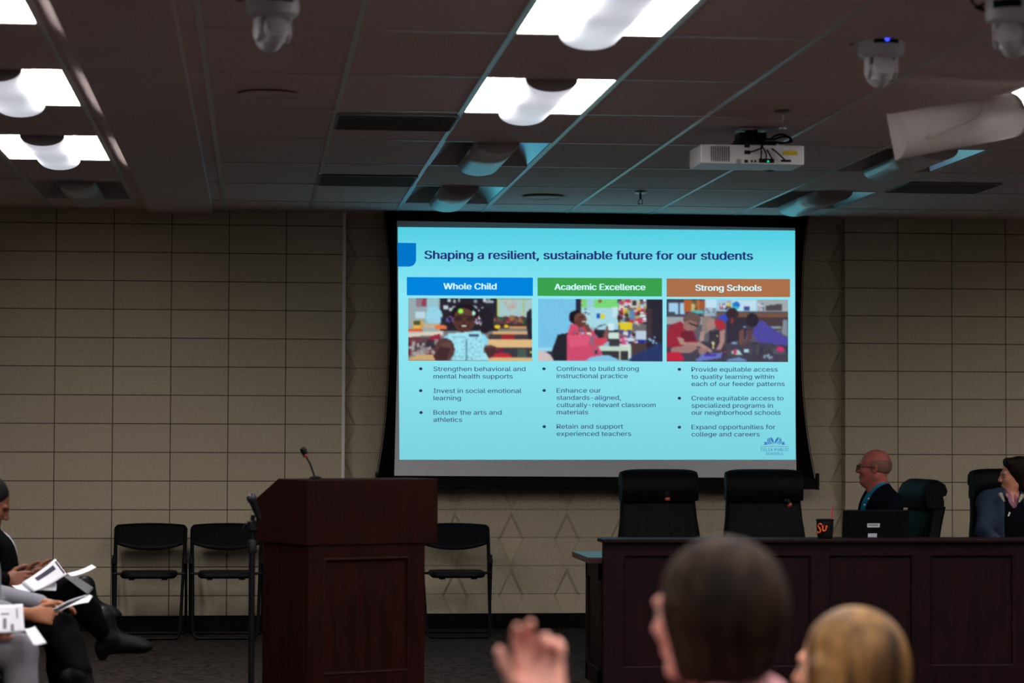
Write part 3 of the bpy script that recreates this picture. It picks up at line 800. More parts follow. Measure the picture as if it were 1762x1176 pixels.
    g2 = [('r', (0, 0, 1640, 820), (150, 190, 210)), ('r', (0, 0, 500, 640), (120, 195, 232)), ('r', (0, 640, 240, 690), (150, 215, 235)), ('r', (500, 0, 560, 260), (40, 42, 66)), ('r', (560, 0, 1060, 170), (120, 215, 120)), ('n', (565, 0, 580, 120), 8, 10, [(200, 120, 60), (230, 190, 60)]), ('r', (640, 0, 740, 110), (150, 205, 215)), ('e', (815, 25, 20, 24), (150, 80, 50)),
          ('r', (570, 110, 1060, 420), (165, 215, 228)), ('r', (600, 125, 680, 260), (180, 220, 230)), ('n', (600, 130, 680, 250), 14, 8, [(80, 110, 140)]), ('r', (775, 185, 815, 250), (30, 90, 200)), ('r', (815, 195, 875, 255), (220, 205, 60)), ('r', (980, 100, 1060, 230), (195, 225, 235)),
          ('r', (1060, 0, 1450, 620), (110, 105, 110)), ('n', (1065, 0, 1440, 330), 120, 26, [(190, 200, 205), (80, 60, 70), (200, 60, 90), (60, 50, 60), (210, 180, 60), (90, 140, 180), (150, 170, 120), (230, 235, 235)]), ('r', (1220, 0, 1330, 115), (190, 195, 180)), ('r', (1245, 20, 1300, 80), (60, 60, 66)), ('r', (1075, 310, 1240, 420), (220, 200, 50)), ('n', (1080, 420, 1440, 600), 70, 24, [(60, 50, 54), (200, 215, 220), (90, 70, 66), (170, 70, 110), (60, 80, 160)]), ('r', (1280, 415, 1440, 530), (185, 205, 220)), ('r', (1320, 530, 1400, 580), (40, 50, 150)),
          ('r', (1230, 580, 1640, 820), (78, 60, 60)), ('r', (1430, 0, 1640, 640), (44, 42, 54)), ('r', (1440, 120, 1500, 560), (66, 54, 60)), ('n', (1440, 480, 1560, 580), 8, 14, [(140, 190, 230)]), ('p', [(1180, 820), (1250, 740), (1500, 620), (1640, 560), (1640, 820)], (44, 58, 104)),
          ('r', (740, 410, 1060, 560), (44, 42, 52)), ('p', [(745, 400), (800, 350), (870, 330), (900, 330), (860, 345), (800, 370)], (60, 70, 100)), ('r', (925, 320, 1000, 420), (205, 235, 240)), ('r', (920, 440, 1070, 520), (200, 225, 215)), ('r', (930, 520, 1070, 620), (60, 60, 66)), ('r', (800, 620, 1210, 690), (190, 215, 200)), ('r', (1080, 590, 1220, 620), (210, 225, 210)), ('r', (1190, 600, 1220, 780), (205, 220, 200)), ('r', (800, 690, 1190, 800), (56, 54, 58)), ('r', (1070, 690, 1090, 800), (190, 205, 180)), ('n', (1090, 510, 1180, 590), 14, 18, [(220, 180, 200), (200, 80, 130)]),
          ('p', [(180, 690), (260, 470), (390, 450), (420, 820), (180, 820)], (38, 38, 48)), ('r', (60, 700, 200, 820), (46, 46, 58)), ('e', (40, 860, 170, 170), (205, 190, 190)),
          ('p', [(380, 820), (380, 480), (430, 330), (560, 330), (700, 390), (860, 590), (900, 480), (920, 540), (850, 610), (790, 620), (850, 720), (830, 790), (600, 820)], (206, 76, 110)), ('p', [(390, 480), (540, 470), (700, 500), (640, 620), (420, 640)], (218, 90, 122)), ('p', [(700, 540), (880, 500), (920, 560), (820, 620), (700, 640)], (205, 70, 90)), ('n', (460, 370, 760, 480), 26, 16, [(110, 90, 110), (190, 60, 70), (170, 170, 190)]), ('n', (690, 480, 780, 700), 12, 16, [(130, 110, 130), (190, 80, 100)]),
          ('e', (500, 240, 95, 90), (30, 26, 34)), ('e', (555, 270, 80, 90), (112, 72, 62)), ('e', (560, 310, 70, 60), (98, 58, 54)), ('e', (600, 300, 30, 10), (200, 190, 185)), ('e', (570, 235, 34, 8), (40, 28, 30)), ('p', [(610, 340), (660, 330), (700, 420), (680, 470), (640, 440)], (110, 70, 62)), ('r', (640, 440, 690, 470), (220, 215, 190)), ('p', [(860, 470), (905, 350), (925, 360), (915, 430), (940, 430), (910, 520), (870, 500)], (130, 84, 80)),
          ('p', [(620, 820), (680, 770), (850, 740), (930, 740), (1050, 790), (1055, 820)], (130, 195, 228)), ('r', (745, 670, 785, 730), (60, 60, 80))]
    picture('picture', (926, 514.6, 1140, 621.5), 1640, 820, g2, 2)
    g3 = [('r', (0, 0, 1600, 820), (92, 92, 104)), ('r', (0, 0, 460, 230), (66, 66, 86)), ('r', (30, 50, 240, 200), (160, 205, 235)), ('r', (160, 50, 172, 200), (70, 80, 100)), ('r', (30, 120, 240, 126), (100, 120, 140)), ('r', (225, 10, 330, 170), (176, 96, 50)), ('r', (330, 20, 430, 150), (120, 100, 70)), ('n', (330, 40, 420, 150), 12, 16, [(190, 180, 120), (120, 70, 40)]), ('r', (400, 10, 430, 150), (180, 110, 60)), ('p', [(430, 10), (510, 30), (500, 120), (430, 150)], (160, 90, 60)),
          ('r', (510, 0, 680, 110), (190, 225, 240)), ('r', (500, 110, 660, 220), (150, 175, 190)), ('n', (500, 110, 660, 220), 16, 18, [(120, 140, 160), (170, 190, 200)]), ('r', (660, 0, 1200, 160), (155, 205, 225)), ('n', (690, 40, 830, 130), 18, 22, [(200, 190, 60), (60, 110, 110), (180, 90, 100), (200, 215, 225), (60, 60, 90)]), ('r', (865, 10, 1180, 150), (190, 220, 235)), ('e', (915, 75, 50, 45), (40, 120, 200)), ('e', (895, 115, 60, 20), (60, 190, 200)), ('r', (1020, 90, 1090, 150), (70, 80, 140)), ('r', (1200, 0, 1600, 160), (160, 170, 175)), ('p', [(1310, 80), (1520, 55), (1520, 150), (1300, 150)], (78, 72, 80)), ('n', (1215, 60, 1290, 150), 8, 16, [(120, 80, 110), (90, 110, 150), (200, 200, 200)]),
          ('r', (320, 150, 480, 190), (90, 180, 180)), ('r', (0, 170, 110, 230), (70, 80, 90)), ('r', (0, 230, 480, 330), (160, 165, 170)), ('r', (660, 155, 1600, 175), (80, 80, 90)), ('r', (660, 175, 1600, 235), (120, 84, 66)), ('r', (950, 235, 1600, 400), (74, 62, 68)), ('r', (1350, 355, 1510, 380), (130, 150, 160)), ('r', (1400, 400, 1520, 420), (120, 140, 150)), ('p', [(1530, 270), (1600, 260), (1600, 480), (1520, 450)], (130, 140, 150)),
          ('r', (0, 560, 1600, 820), (70, 66, 80)), ('n', (420, 560, 1550, 820), 60, 30, [(60, 58, 70), (78, 74, 88), (66, 60, 84)]),
          ('e', (1250, 390, 90, 110), (80, 76, 160)), ('p', [(1160, 300), (1270, 290), (1590, 510), (1590, 600), (1200, 560), (1130, 460)], (80, 74, 158)), ('r', (1400, 640, 1560, 720), (86, 84, 96)), ('e', (1500, 650, 50, 32), (210, 50, 110)),
          ('p', [(660, 240), (760, 190), (850, 200), (830, 330), (700, 260)], (54, 80, 190)), ('e', (865, 190, 80, 80), (58, 44, 52)), ('p', [(780, 300), (850, 230), (1080, 240), (1040, 520), (780, 580)], (54, 50, 64)), ('e', (1130, 270, 80, 90), (46, 40, 52)), ('p', [(950, 420), (1020, 380), (1010, 600), (960, 590)], (110, 76, 72)), ('p', [(1060, 400), (1140, 400), (1120, 520), (1030, 620), (980, 620), (1060, 520)], (96, 66, 68)), ('p', [(860, 240), (880, 250), (870, 340), (840, 300)], (150, 60, 60)), ('r', (1005, 355, 1050, 375), (120, 150, 180)),
          ('p', [(460, 240), (540, 210), (640, 260), (640, 370), (560, 420), (480, 480), (460, 400)], (142, 126, 120)), ('e', (590, 330, 60, 70), (165, 130, 124)), ('p', [(640, 260), (740, 270), (790, 370), (690, 420), (640, 330)], (170, 50, 64)), ('p', [(560, 420), (700, 400), (720, 460), (700, 620), (560, 640)], (60, 54, 66)), ('p', [(700, 420), (770, 400), (760, 560), (720, 660), (650, 670), (700, 560)], (172, 132, 128)), ('p', [(450, 420), (500, 430), (500, 540), (440, 570), (430, 520)], (170, 140, 136)), ('n', (600, 480, 680, 640), 12, 16, [(200, 190, 90), (200, 200, 190), (60, 60, 66)]),
          ('p', [(0, 460), (30, 350), (180, 290), (360, 430), (400, 560), (200, 620), (0, 640)], (150, 44, 60)), ('p', [(180, 430), (330, 400), (400, 540), (200, 560)], (110, 40, 54)), ('e', (335, 270, 115, 100), (104, 84, 80)), ('e', (310, 350, 95, 70), (150, 112, 104)), ('p', [(280, 300), (430, 350), (400, 365), (280, 315)], (40, 36, 44)), ('p', [(130, 500), (220, 510), (240, 570), (430, 560), (560, 640), (610, 690), (560, 700), (430, 620), (180, 600)], (172, 134, 126)), ('p', [(60, 640), (330, 590), (420, 640), (330, 700), (60, 720)], (156, 122, 118)), ('p', [(0, 700), (170, 690), (240, 780), (200, 820), (0, 820)], (190, 40, 66)), ('p', [(420, 640), (560, 660), (480, 740), (430, 720)], (150, 118, 114)),
          ('p', [(470, 720), (730, 700), (720, 770), (400, 820), (380, 800)], (104, 116, 190)), ('r', (500, 715, 660, 750), (80, 60, 170)), ('p', [(800, 790), (960, 760), (1060, 800), (1030, 820), (800, 820)], (110, 140, 190)), ('r', (710, 685, 790, 700), (170, 60, 70)), ('p', [(860, 680), (950, 660), (1000, 730), (860, 720)], (170, 210, 200)), ('n', (850, 660, 940, 710), 6, 14, [(200, 60, 100)]), ('r', (1020, 655, 1080, 700), (170, 220, 225)), ('n', (1260, 720, 1420, 770), 12, 16, [(130, 150, 170)]), ('e', (890, 575, 40, 16), (120, 160, 200))]
    picture('picture', (1147, 515, 1356, 622.4), 1600, 820, g3, 3)
screen()
# ------------------------------------------------------------------ lectern
PHI = math.radians(25)
def lectern():
    p0 = at(528, 940, 12.2)
    t = thing('lectern', 'dark reddish wooden lectern with a recessed front panel and sloped reading top', 'lectern', (p0.x, p0.y, 0), PHI)
    w, d, z0, z1 = 0.735, 0.59, p0.z, at(600, 825.5, 12.3).z
    q = MB(); q.prism([(0, 0, z0), (0, 0, z1), (0, 0.33, z1), (0, d, z1 - 0.105), (0, d, z0)], (w, 0, 0))
    q.build('reading_top', m_wood, t, bev=0.004)
    bw0, bw1, bd0, bd1 = 0.012, 0.665, 0.012, 0.53
    q = MB(); q.box((bw0, bd0 + 0.012, 0.0), (bw1, bd1, z0)); q.build('body', m_wood, t, bev=0.003)
    sx0, sx1, pz0, pz1 = bw0 + 0.09, bw1 - 0.09, 0.225, z0 - 0.07
    q = MB()
    q.box((bw0, bd0 - 0.004, 0.0), (sx0, bd0 + 0.014, z0)); q.box((sx1, bd0 - 0.004, 0.0), (bw1, bd0 + 0.014, z0))
    q.box((sx0, bd0 - 0.004, 0.0), (sx1, bd0 + 0.014, pz0)); q.box((sx0, bd0 - 0.004, pz1), (sx1, bd0 + 0.014, z0))
    fr = q.build('front_frame', m_wood, t, bev=0.002)
    q = MB()
    for a, b_ in (((sx0, pz0), (sx1, pz0)), ((sx1, pz0), (sx1, pz1)), ((sx1, pz1), (sx0, pz1)), ((sx0, pz1), (sx0, pz0))):
        q.tube([(a[0], bd0 + 0.002, a[1]), (b_[0], bd0 + 0.002, b_[1])], 0.009, 8)
    q.build('panel_molding', m_wood, fr, True)
    q = MB(); q.box((sx0 - 0.005, bd0 + 0.008, pz0 - 0.005), (sx1 + 0.005, bd0 + 0.02, pz1 + 0.005)); q.build('front_panel', m_wood, t)
    q = MB(); q.box((bw0 - 0.012, bd0 - 0.016, 0), (bw1 + 0.012, bd1 + 0.01, 0.09)); q.build('plinth', m_wood, t, bev=0.004)
    # microphone on the lectern
    b0 = at(543, 826, 12.42); hd = at(522.5, 776, 12.42)
    zz = z1 - 0.01
    mt = thing('lectern_microphone', 'thin gooseneck microphone standing on the wooden lectern', 'microphone', (b0.x, b0.y, z1 - 0.002))
    q = MB(); q.lathe([(0.03, 0), (0.03, 0.008), (0.012, 0.014)], c=(b0.x, b0.y, z1 + 0.0), n=20); q.build('mount', m_black, mt, True, world=True)
    q = MB(); md = (b0 + hd) / 2; q.tube([(b0.x, b0.y, z1 + 0.005), b0, md + Vector((0.004, 0, 0.004)), hd - (hd - md).normalized() * 0.03], 0.0045, 8); q.build('gooseneck', m_metal, mt, True, world=True)
    ax = (hd - md).normalized(); Rm = ax.to_track_quat('Z', 'Y').to_matrix()
    q = MB(); q.lathe([(0.006, -0.035), (0.012, -0.03), (0.015, -0.012), (0.017, 0.004), (0.013, 0.016), (0.004, 0.02)], c=hd, n=16, R=Rm); q.build('capsule', m_black, mt, True, world=True)
    q = MB(); q.lathe([(0.0125, -0.034), (0.014, -0.028), (0.0145, -0.022), (0.012, -0.018)], c=hd, n=16, R=Rm); q.build('red_ring', mat('red_ring', (110, 26, 26), 0.4), mt, True, world=True)
lectern()

# microphone on a floor stand in front of the lectern
def mic_stand():
    Y = 11.9
    top = at(434, 905, Y)
    t = thing('microphone_stand', 'black floor stand with straight pole beside the lectern', 'microphone stand', (top.x, Y, 0))
    q = MB(); q.lathe([(0.13, 0), (0.13, 0.012), (0.11, 0.022), (0.02, 0.03)], n=32); q.build('base', m_metal, t, True)
    zc = at(434, 940, Y).z
    q = MB(); q.tube([(0, 0, 0.025), (0, 0, zc)], 0.0155, 14); q.build('lower_pole', m_metal, t, True)
    q = MB(); q.tube([(0, 0, zc - 0.02), (0, 0, top.z)], 0.011, 12); q.build('upper_pole', m_metal, t, True)
    q = MB(); q.lathe([(0.014, -0.035), (0.022, -0.03), (0.022, 0.02), (0.014, 0.03)], c=(0, 0, zc), n=14); q.build('clutch', m_black, t, True)
    q = MB(); q.lathe([(0.018, -0.03), (0.026, -0.02), (0.024, 0.02), (0.014, 0.026)], c=(0, 0, top.z), n=14); q.tube([(0.02, 0, top.z), (-0.035, -0.005, top.z + 0.004), (-0.04, -0.005, top.z - 0.02)], 0.009, 8)
    q.build('swivel', m_black, t, True)
    q = MB(); q.tube([(0.0, 0, top.z + 0.02), (0.004, 0, top.z + 0.05)], 0.011, 10); q.build('clip', m_black, t, True)
    a, b_ = at(433.5, 859, Y - 0.03), at(443.5, 886, Y - 0.03)
    mt = thing('handheld_microphone', 'black ball-head microphone clipped on the floor stand by the lectern', 'microphone', b_)
    ax = (a - b_).normalized(); Rm = ax.to_track_quat('Z', 'Y').to_matrix()
    L = (a - b_).length
    q = MB(); q.lathe([(0.010, -0.03), (0.013, -0.02), (0.018, L - 0.02), (0.02, L - 0.012)], c=b_, n=16, R=Rm); q.build('handle', m_black, mt, True, world=True)
    q = MB(); q.lathe([(0.014, -0.02), (0.023, -0.01), (0.0255, 0.004), (0.022, 0.016), (0.012, 0.024), (0.002, 0.026)], c=a, n=18, R=Rm); q.build('grille', mat('mic_grille', (36, 40, 46), 0.45, 0.5), mt, True, world=True)
mic_stand()

# ------------------------------------------------------------------ folding chairs
m_chair = mat('folding_chair_plastic', (5, 6, 10), 0.55, spec=0.14)
m_chairm = mat('folding_chair_steel', (6, 6, 8), 0.45, 0.0, 0.18)
def folding_chair():
    t = thing('folding_chair', 'x', 'chair', (0, 0, 0), 0, 'black folding chairs')
    def xz(z): return 0.218 + 0.022 * z / 0.75
    def yz(z): return -0.25 + 0.47 * z / 0.75
    q = MB()
    pts = [(-xz(z), yz(z), z) for z in (0.74, 0.5, 0.25, 0.07)] + [(-0.212, -0.243, 0.03), (-0.195, -0.252, 0.014), (-0.16, -0.253, 0.012)]
    q.tube(pts + [(-p[0], p[1], p[2]) for p in pts[::-1]], 0.0115, 10); q.build('front_frame', m_chairm, t, True)
    q = MB()
    pts = [(-0.249, 0.052, 0.535), (-0.249, 0.12, 0.25), (-0.249, 0.175, 0.02), (-0.235, 0.18, 0.012)]
    q.tube(pts + [(-p[0], p[1], p[2]) for p in pts[::-1]], 0.0105, 10); q.build('rear_frame', m_chairm, t, True)
    for s in (-1, 1):
        q = MB(); q.box((s * 0.244 - 0.012, 0.035, 0.50), (s * 0.244 + 0.012, 0.075, 0.56)); q.tube([(s * 0.225, 0.05, 0.515), (s * 0.261, 0.05, 0.515)], 0.012, 10)
        q.build('hinge', m_chairm, t, bev=0.002)
        q = MB(); q.tube([(s * 0.18, 0.0, 0.435), (s * 0.245, 0.0, 0.435)], 0.009, 8); q.build('seat_pivot', m_chairm, t, True)
    q = MB()      # backrest shell: arched top, lower edge swelling down, sleeves along the tubes
    def shell(u, v):
        x = (-1 + 2 * u)
        zt = 0.757 + 0.012 * (1 - x * x)
        zl = 0.592 + 0.048 * abs(x) ** 2.2
        if abs(x) > 0.93: zl = 0.64 - 0.12 * min(1, (abs(x) - 0.93) / 0.04)
        rt = 0.02 * max(0, (abs(x) - 0.9) / 0.1) ** 2
        z = (zt - rt) * (1 - v) + zl * v
        return (x * 0.252 * (0.985 + 0.015 * (1 - v)), yz(z) + 0.006 - 0.02 * (1 - abs(x) ** 2) * 0 + 0.03 * (1 - x * x), z)
    q.grid(shell, 48, 8); q.build('backrest', m_chair, t, smooth='all', solid=0.018)
    q = MB()
    n = 6
    def out(k, s):
        return None
    prof = []
    for a in range(32):
        th = 2 * PI * a / 32; c, s = math.cos(th), math.sin(th)
        prof.append((0.192 * abs(c) ** 0.35 * (1 if c >= 0 else -1), -0.03 + 0.195 * abs(s) ** 0.35 * (1 if s >= 0 else -1)))
    prism = [(x, y) for x, y in prof]
    q.add([(x * k, y * k + (-0.03) * (1 - k), z) for k, z in ((0.93, 0.412), (1.0, 0.425), (1.0, 0.44), (0.96, 0.452), (0.5, 0.448)) for x, y in prism],
          [(i * 32 + a, i * 32 + (a + 1) % 32, (i + 1) * 32 + (a + 1) % 32, (i + 1) * 32 + a) for i in range(4) for a in range(32)] + [tuple(range(32))[::-1], tuple(128 + a for a in range(32))])
    se = q.build('seat', m_chair, t, smooth=True)
    for x in (-0.11, 0.11):
        q = MB(); q.box((x - 0.02, -0.2, 0.402), (x + 0.02, 0.1, 0.415)); q.build('seat_rib', m_chairm, se, bev=0.003)
    return t
fc = folding_chair()
cy = WALL_Y - 0.50
row = [(257, 17.24, 'black folding chair against the block wall, nearest the seated people'),
       (389.5, 17.24, 'black folding chair against the wall, half crossed by the microphone stand'),
       (521.5, 17.24, 'black folding chair almost hidden behind the lectern, one edge showing'),
       (785, 17.24, 'black folding chair between the lectern and the desk, under the screen')]
for i, (px, Y, lab) in enumerate(row):
    p = at(px, 960, Y); loc = (p.x, Y, 0)
    if i == 0: fc.location = loc; fc['label'] = lab
    else: dup(fc, loc, 0, lab)

# ------------------------------------------------------------------ council desk
DY = 13.6
def desk():
    xl = at(1038.5, 1000, DY).x; xr = 6.4
    ztop = at(1036, 928, DY).z
    t = thing('council_desk', 'long dark mahogany panelled desk with a raised front ledge', 'desk', ((xl + xr) / 2, DY + 0.4, 0))
    zw = at(1013, 951, 14.25).z
    q = MB(); q.box((xl, DY + 0.02, 0), (xr, DY + 0.06, ztop - 0.02)); q.build('front_board', m_dais, t, world=True)
    q = MB(); q.box((xl - 0.008, DY - 0.035, ztop - 0.022), (xr, DY + 0.20, ztop)); q.build('ledge', m_dais, t, bev=0.005, world=True)
    q = MB(); q.box((xl - 0.075, DY + 0.062, zw - 0.034), (xr, DY + 0.78, zw)); q.build('worktop', m_top, t, bev=0.003, world=True)
    q = MB(); q.box((xl, DY + 0.06, 0), (xl + 0.03, DY + 0.66, zw - 0.034))
    for y in (DY + 0.06, DY + 0.585): q.box((xl - 0.012, y, 0), (xl + 0.001, y + 0.075, zw - 0.034))
    for z in (0.0, zw - 0.13): q.box((xl - 0.012, DY + 0.06, z), (xl + 0.001, DY + 0.66, z + 0.10))
    q.build('end_panel', m_dais, t, bev=0.002, world=True)
    ppm = (at(1400, 1000, DY).x - at(1300, 1000, DY).x) / 100
    a0 = at(1073, 1000, DY).x; pw = at(1220, 1000, DY).x - a0; pitch = at(1250.4, 1000, DY).x - a0
    zt, zb = at(1300, 956, DY).z, at(1300, 1148, DY).z
    stiles = [xl] + [a0 + pitch * i for i in range(40)]
    q = MB()
    q.box((xl, DY, zt), (xr, DY + 0.022, ztop - 0.02)); q.box((xl, DY, 0), (xr, DY + 0.022, zb))
    x = xl; i = 0
    while x < xr:
        nx = a0 + pitch * i
        q.box((x, DY, zb), (min(nx, xr), DY + 0.022, zt)); x = nx + pw; i += 1
    q.build('front_frame', m_dais, t, bev=0.002, world=True)
    for k in range(i):
        xa = a0 + pitch * k; xb = min(xa + pw, xr)
        if xb - xa < 0.05: continue
        q = MB()
        for a, b_ in (((xa, zb), (xb, zb)), ((xb, zb), (xb, zt)), ((xb, zt), (xa, zt)), ((xa, zt), (xa, zb))):
            q.tube([(a[0], DY + 0.008, a[1]), (b_[0], DY + 0.008, b_[1])], 0.008, 8)
        q.add([(xa, DY + 0.0185, zb), (xb, DY + 0.0185, zb), (xb, DY + 0.0185, zt), (xa, DY + 0.0185, zt)], [(0, 1, 2, 3)])
        q.build('front_panel', m_dais, t, True, world=True)
    return ztop, zw, xl
ZTOP, ZWORK, XDESK = desk()

# cup, laptop, desk microphones
def cup():
    Y = DY + 0.075
    c = at(1419.5, 926, Y); r = at(1434, 894, Y).x - at(1419.5, 894, Y).x
    h = at(1419, 894, Y).z - ZTOP
    t = thing('drink_cup', 'black paper cup with orange letters and a red straw on the desk ledge', 'cup', (c.x, Y, ZTOP))
    q = MB(); q.lathe([(r * 0.80, 0), (r * 0.86, 0.004), (r * 0.97, h * 0.45), (r * 1.0, h - 0.006)], n=32); q.build('body', mat('cup_black', (9, 10, 13), 0.5, spec=0.2), t, True)
    q = MB(); q.lathe([(r * 1.02, h - 0.008), (r * 1.06, h - 0.005), (r * 1.05, h), (r * 0.9, h + 0.002)], n=32); q.build('lid', m_black, t, True)
    q = MB(); a = at(1431, 894, Y) - Vector((c.x, Y, ZTOP)); b_ = at(1433, 872, Y) - Vector((c.x, Y, ZTOP)); q.tube([(a.x - .006, 0, h - 0.05), a, b_], 0.0036, 10); q.build('straw', mat('red_straw', (190, 20, 50), 0.4), t, True)
    q = MB()
    def stroke(pts, w=0.0048):
        P = []
        for x, y in pts:      # crop pixels (12.59 per px) on the cup front
            px, py = 1390 + x / 12.59, 860 + y / 12.59
            X = at(px, py, Y).x - c.x; Z = at(px, py, Y).z - ZTOP
            rr = r * 0.985
            X = max(-rr * 0.985, min(rr * 0.985, X)); P.append((X, -math.sqrt(rr * rr - X * X) - 0.0006, Z))
        q.tube(P, w * 0.5, 6)
    stroke([(268, 545), (250, 522), (222, 530), (205, 570), (225, 610), (245, 645), (240, 700), (215, 722), (196, 700)], 0.009)
    stroke([(285, 570), (288, 640), (296, 672), (335, 672), (352, 630), (362, 570)], 0.008)
    stroke([(268, 566), (305, 566)], 0.005); stroke([(345, 566), (382, 566), (372, 600)], 0.005)
    q.build('lettering', mat('orange_print', (235, 92, 20), 0.5), t, True)['label'] = 'orange letters'
cup()
def laptop():
    Y = 14.02
    a, b_ = at(1447.5, 878, Y), at(1561.5, 878, Y)
    t = thing('laptop', 'open black laptop with two pale stickers on its lid, before the man in glasses', 'laptop', ((a.x + b_.x) / 2, Y, ZWORK))
    q = MB(); q.box((a.x, Y - 0.02, ZWORK + 0.002), (b_.x, Y + 0.24, ZWORK + 0.02)); q.build('keyboard_base', m_black, t, bev=0.004, world=True)
    q = MB(); q.hexa([(a.x, Y - 0.005, ZWORK + 0.02), (b_.x, Y - 0.005, ZWORK + 0.02), (b_.x, Y + 0.004, ZWORK + 0.02), (a.x, Y + 0.004, ZWORK + 0.02), (a.x, Y - 0.05, a.z), (b_.x, Y - 0.05, a.z), (b_.x, Y - 0.041, a.z), (a.x, Y - 0.041, a.z)])
    lid = q.build('lid', mat('laptop_black', (4, 4, 5), 0.5, spec=0.15), t, bev=0.003, world=True)
    q = MB(); q.box((a.x + .01, Y + 0.006, ZWORK + 0.03), (a.x + .02, Y + 0.007, ZWORK + 0.031))
    def y_at(z): return Y - 0.005 - 0.045 * (z - ZWORK - 0.02) / (a.z - ZWORK - 0.02) - 0.0012
    def st(x0, y0, x1, y1, m_, name):
        p, r = at(x0, y0, Y - .03), at(x1, y1, Y - .03); q = MB()
        q.hexa([(p.x, y_at(r.z), r.z), (r.x, y_at(r.z), r.z), (r.x, y_at(r.z) + 0.001, r.z), (p.x, y_at(r.z) + 0.001, r.z), (p.x, y_at(p.z), p.z), (r.x, y_at(p.z), p.z), (r.x, y_at(p.z) + 0.001, p.z), (p.x, y_at(p.z) + 0.001, p.z)])
        return q.build(name, m_, lid, world=True)
    ms = mat('pale_sticker', (205, 205, 205), 0.6)
    st(1492, 901, 1513.5, 908, ms, 'sticker')['label'] = 'pale sticker'
    st(1494, 918.5, 1509.5, 929, mat('lilac_sticker', (190, 190, 205), 0.6), 'sticker')['label'] = 'pale sticker'
    st(1494.5, 903, 1510.5, 905.2, mat('sticker_ink', (80, 80, 84), 0.6), 'sticker_print')
laptop()
def desk_mic(name, path, Y, lab):
    b0 = at(path[0][0], path[0][1], Y)
    t = thing('desk_microphone', lab, 'microphone', (b0.x, Y, ZWORK), 0, 'gooseneck microphones on the desk')
    q = MB(); q.lathe([(0.075, 0), (0.075, 0.012), (0.055, 0.03), (0.02, 0.038), (0.008, 0.05)], c=(b0.x, Y, ZWORK + 0.001), n=28); q.build('base', m_black, t, True, world=True)
    P = [Vector((b0.x, Y, ZWORK + 0.04))] + [at(x, y, Y) for x, y in path]
    q = MB(); q.tube(P, 0.0042, 8); q.build('gooseneck', m_metal, t, True, world=True)
    hd = P[-1]; ax = (P[-1] - P[-2]).normalized(); Rm = ax.to_track_quat('Z', 'Y').to_matrix()
    q = MB(); q.lathe([(0.006, -0.012), (0.012, -0.006), (0.0135, 0.012), (0.016, 0.02), (0.016, 0.034), (0.008, 0.042)], c=hd, n=16, R=Rm); q.build('capsule', m_black, t, True, world=True)
    q = MB(); q.lathe([(0.0125, -0.006), (0.0145, -0.002), (0.0145, 0.008), (0.013, 0.012)], c=hd, n=16, R=Rm); q.build('light_ring', mat('dim_red_ring', (140, 50, 40), 0.4, emit=(140, 40, 30), strength=0.1), t, True, world=True)['label'] = 'red ring'
desk_mic('m', [(1152, 922), (1152.5, 905), (1150, 885), (1148.6, 860)], 14.15, 'gooseneck microphone with a red ring before the taller empty leather chair')
desk_mic('m', [(1383, 930), (1383.5, 920), (1382.5, 908), (1377, 894), (1366, 880), (1359, 870)], 14.2, 'curved gooseneck microphone before the lower empty leather chair, near the cup')

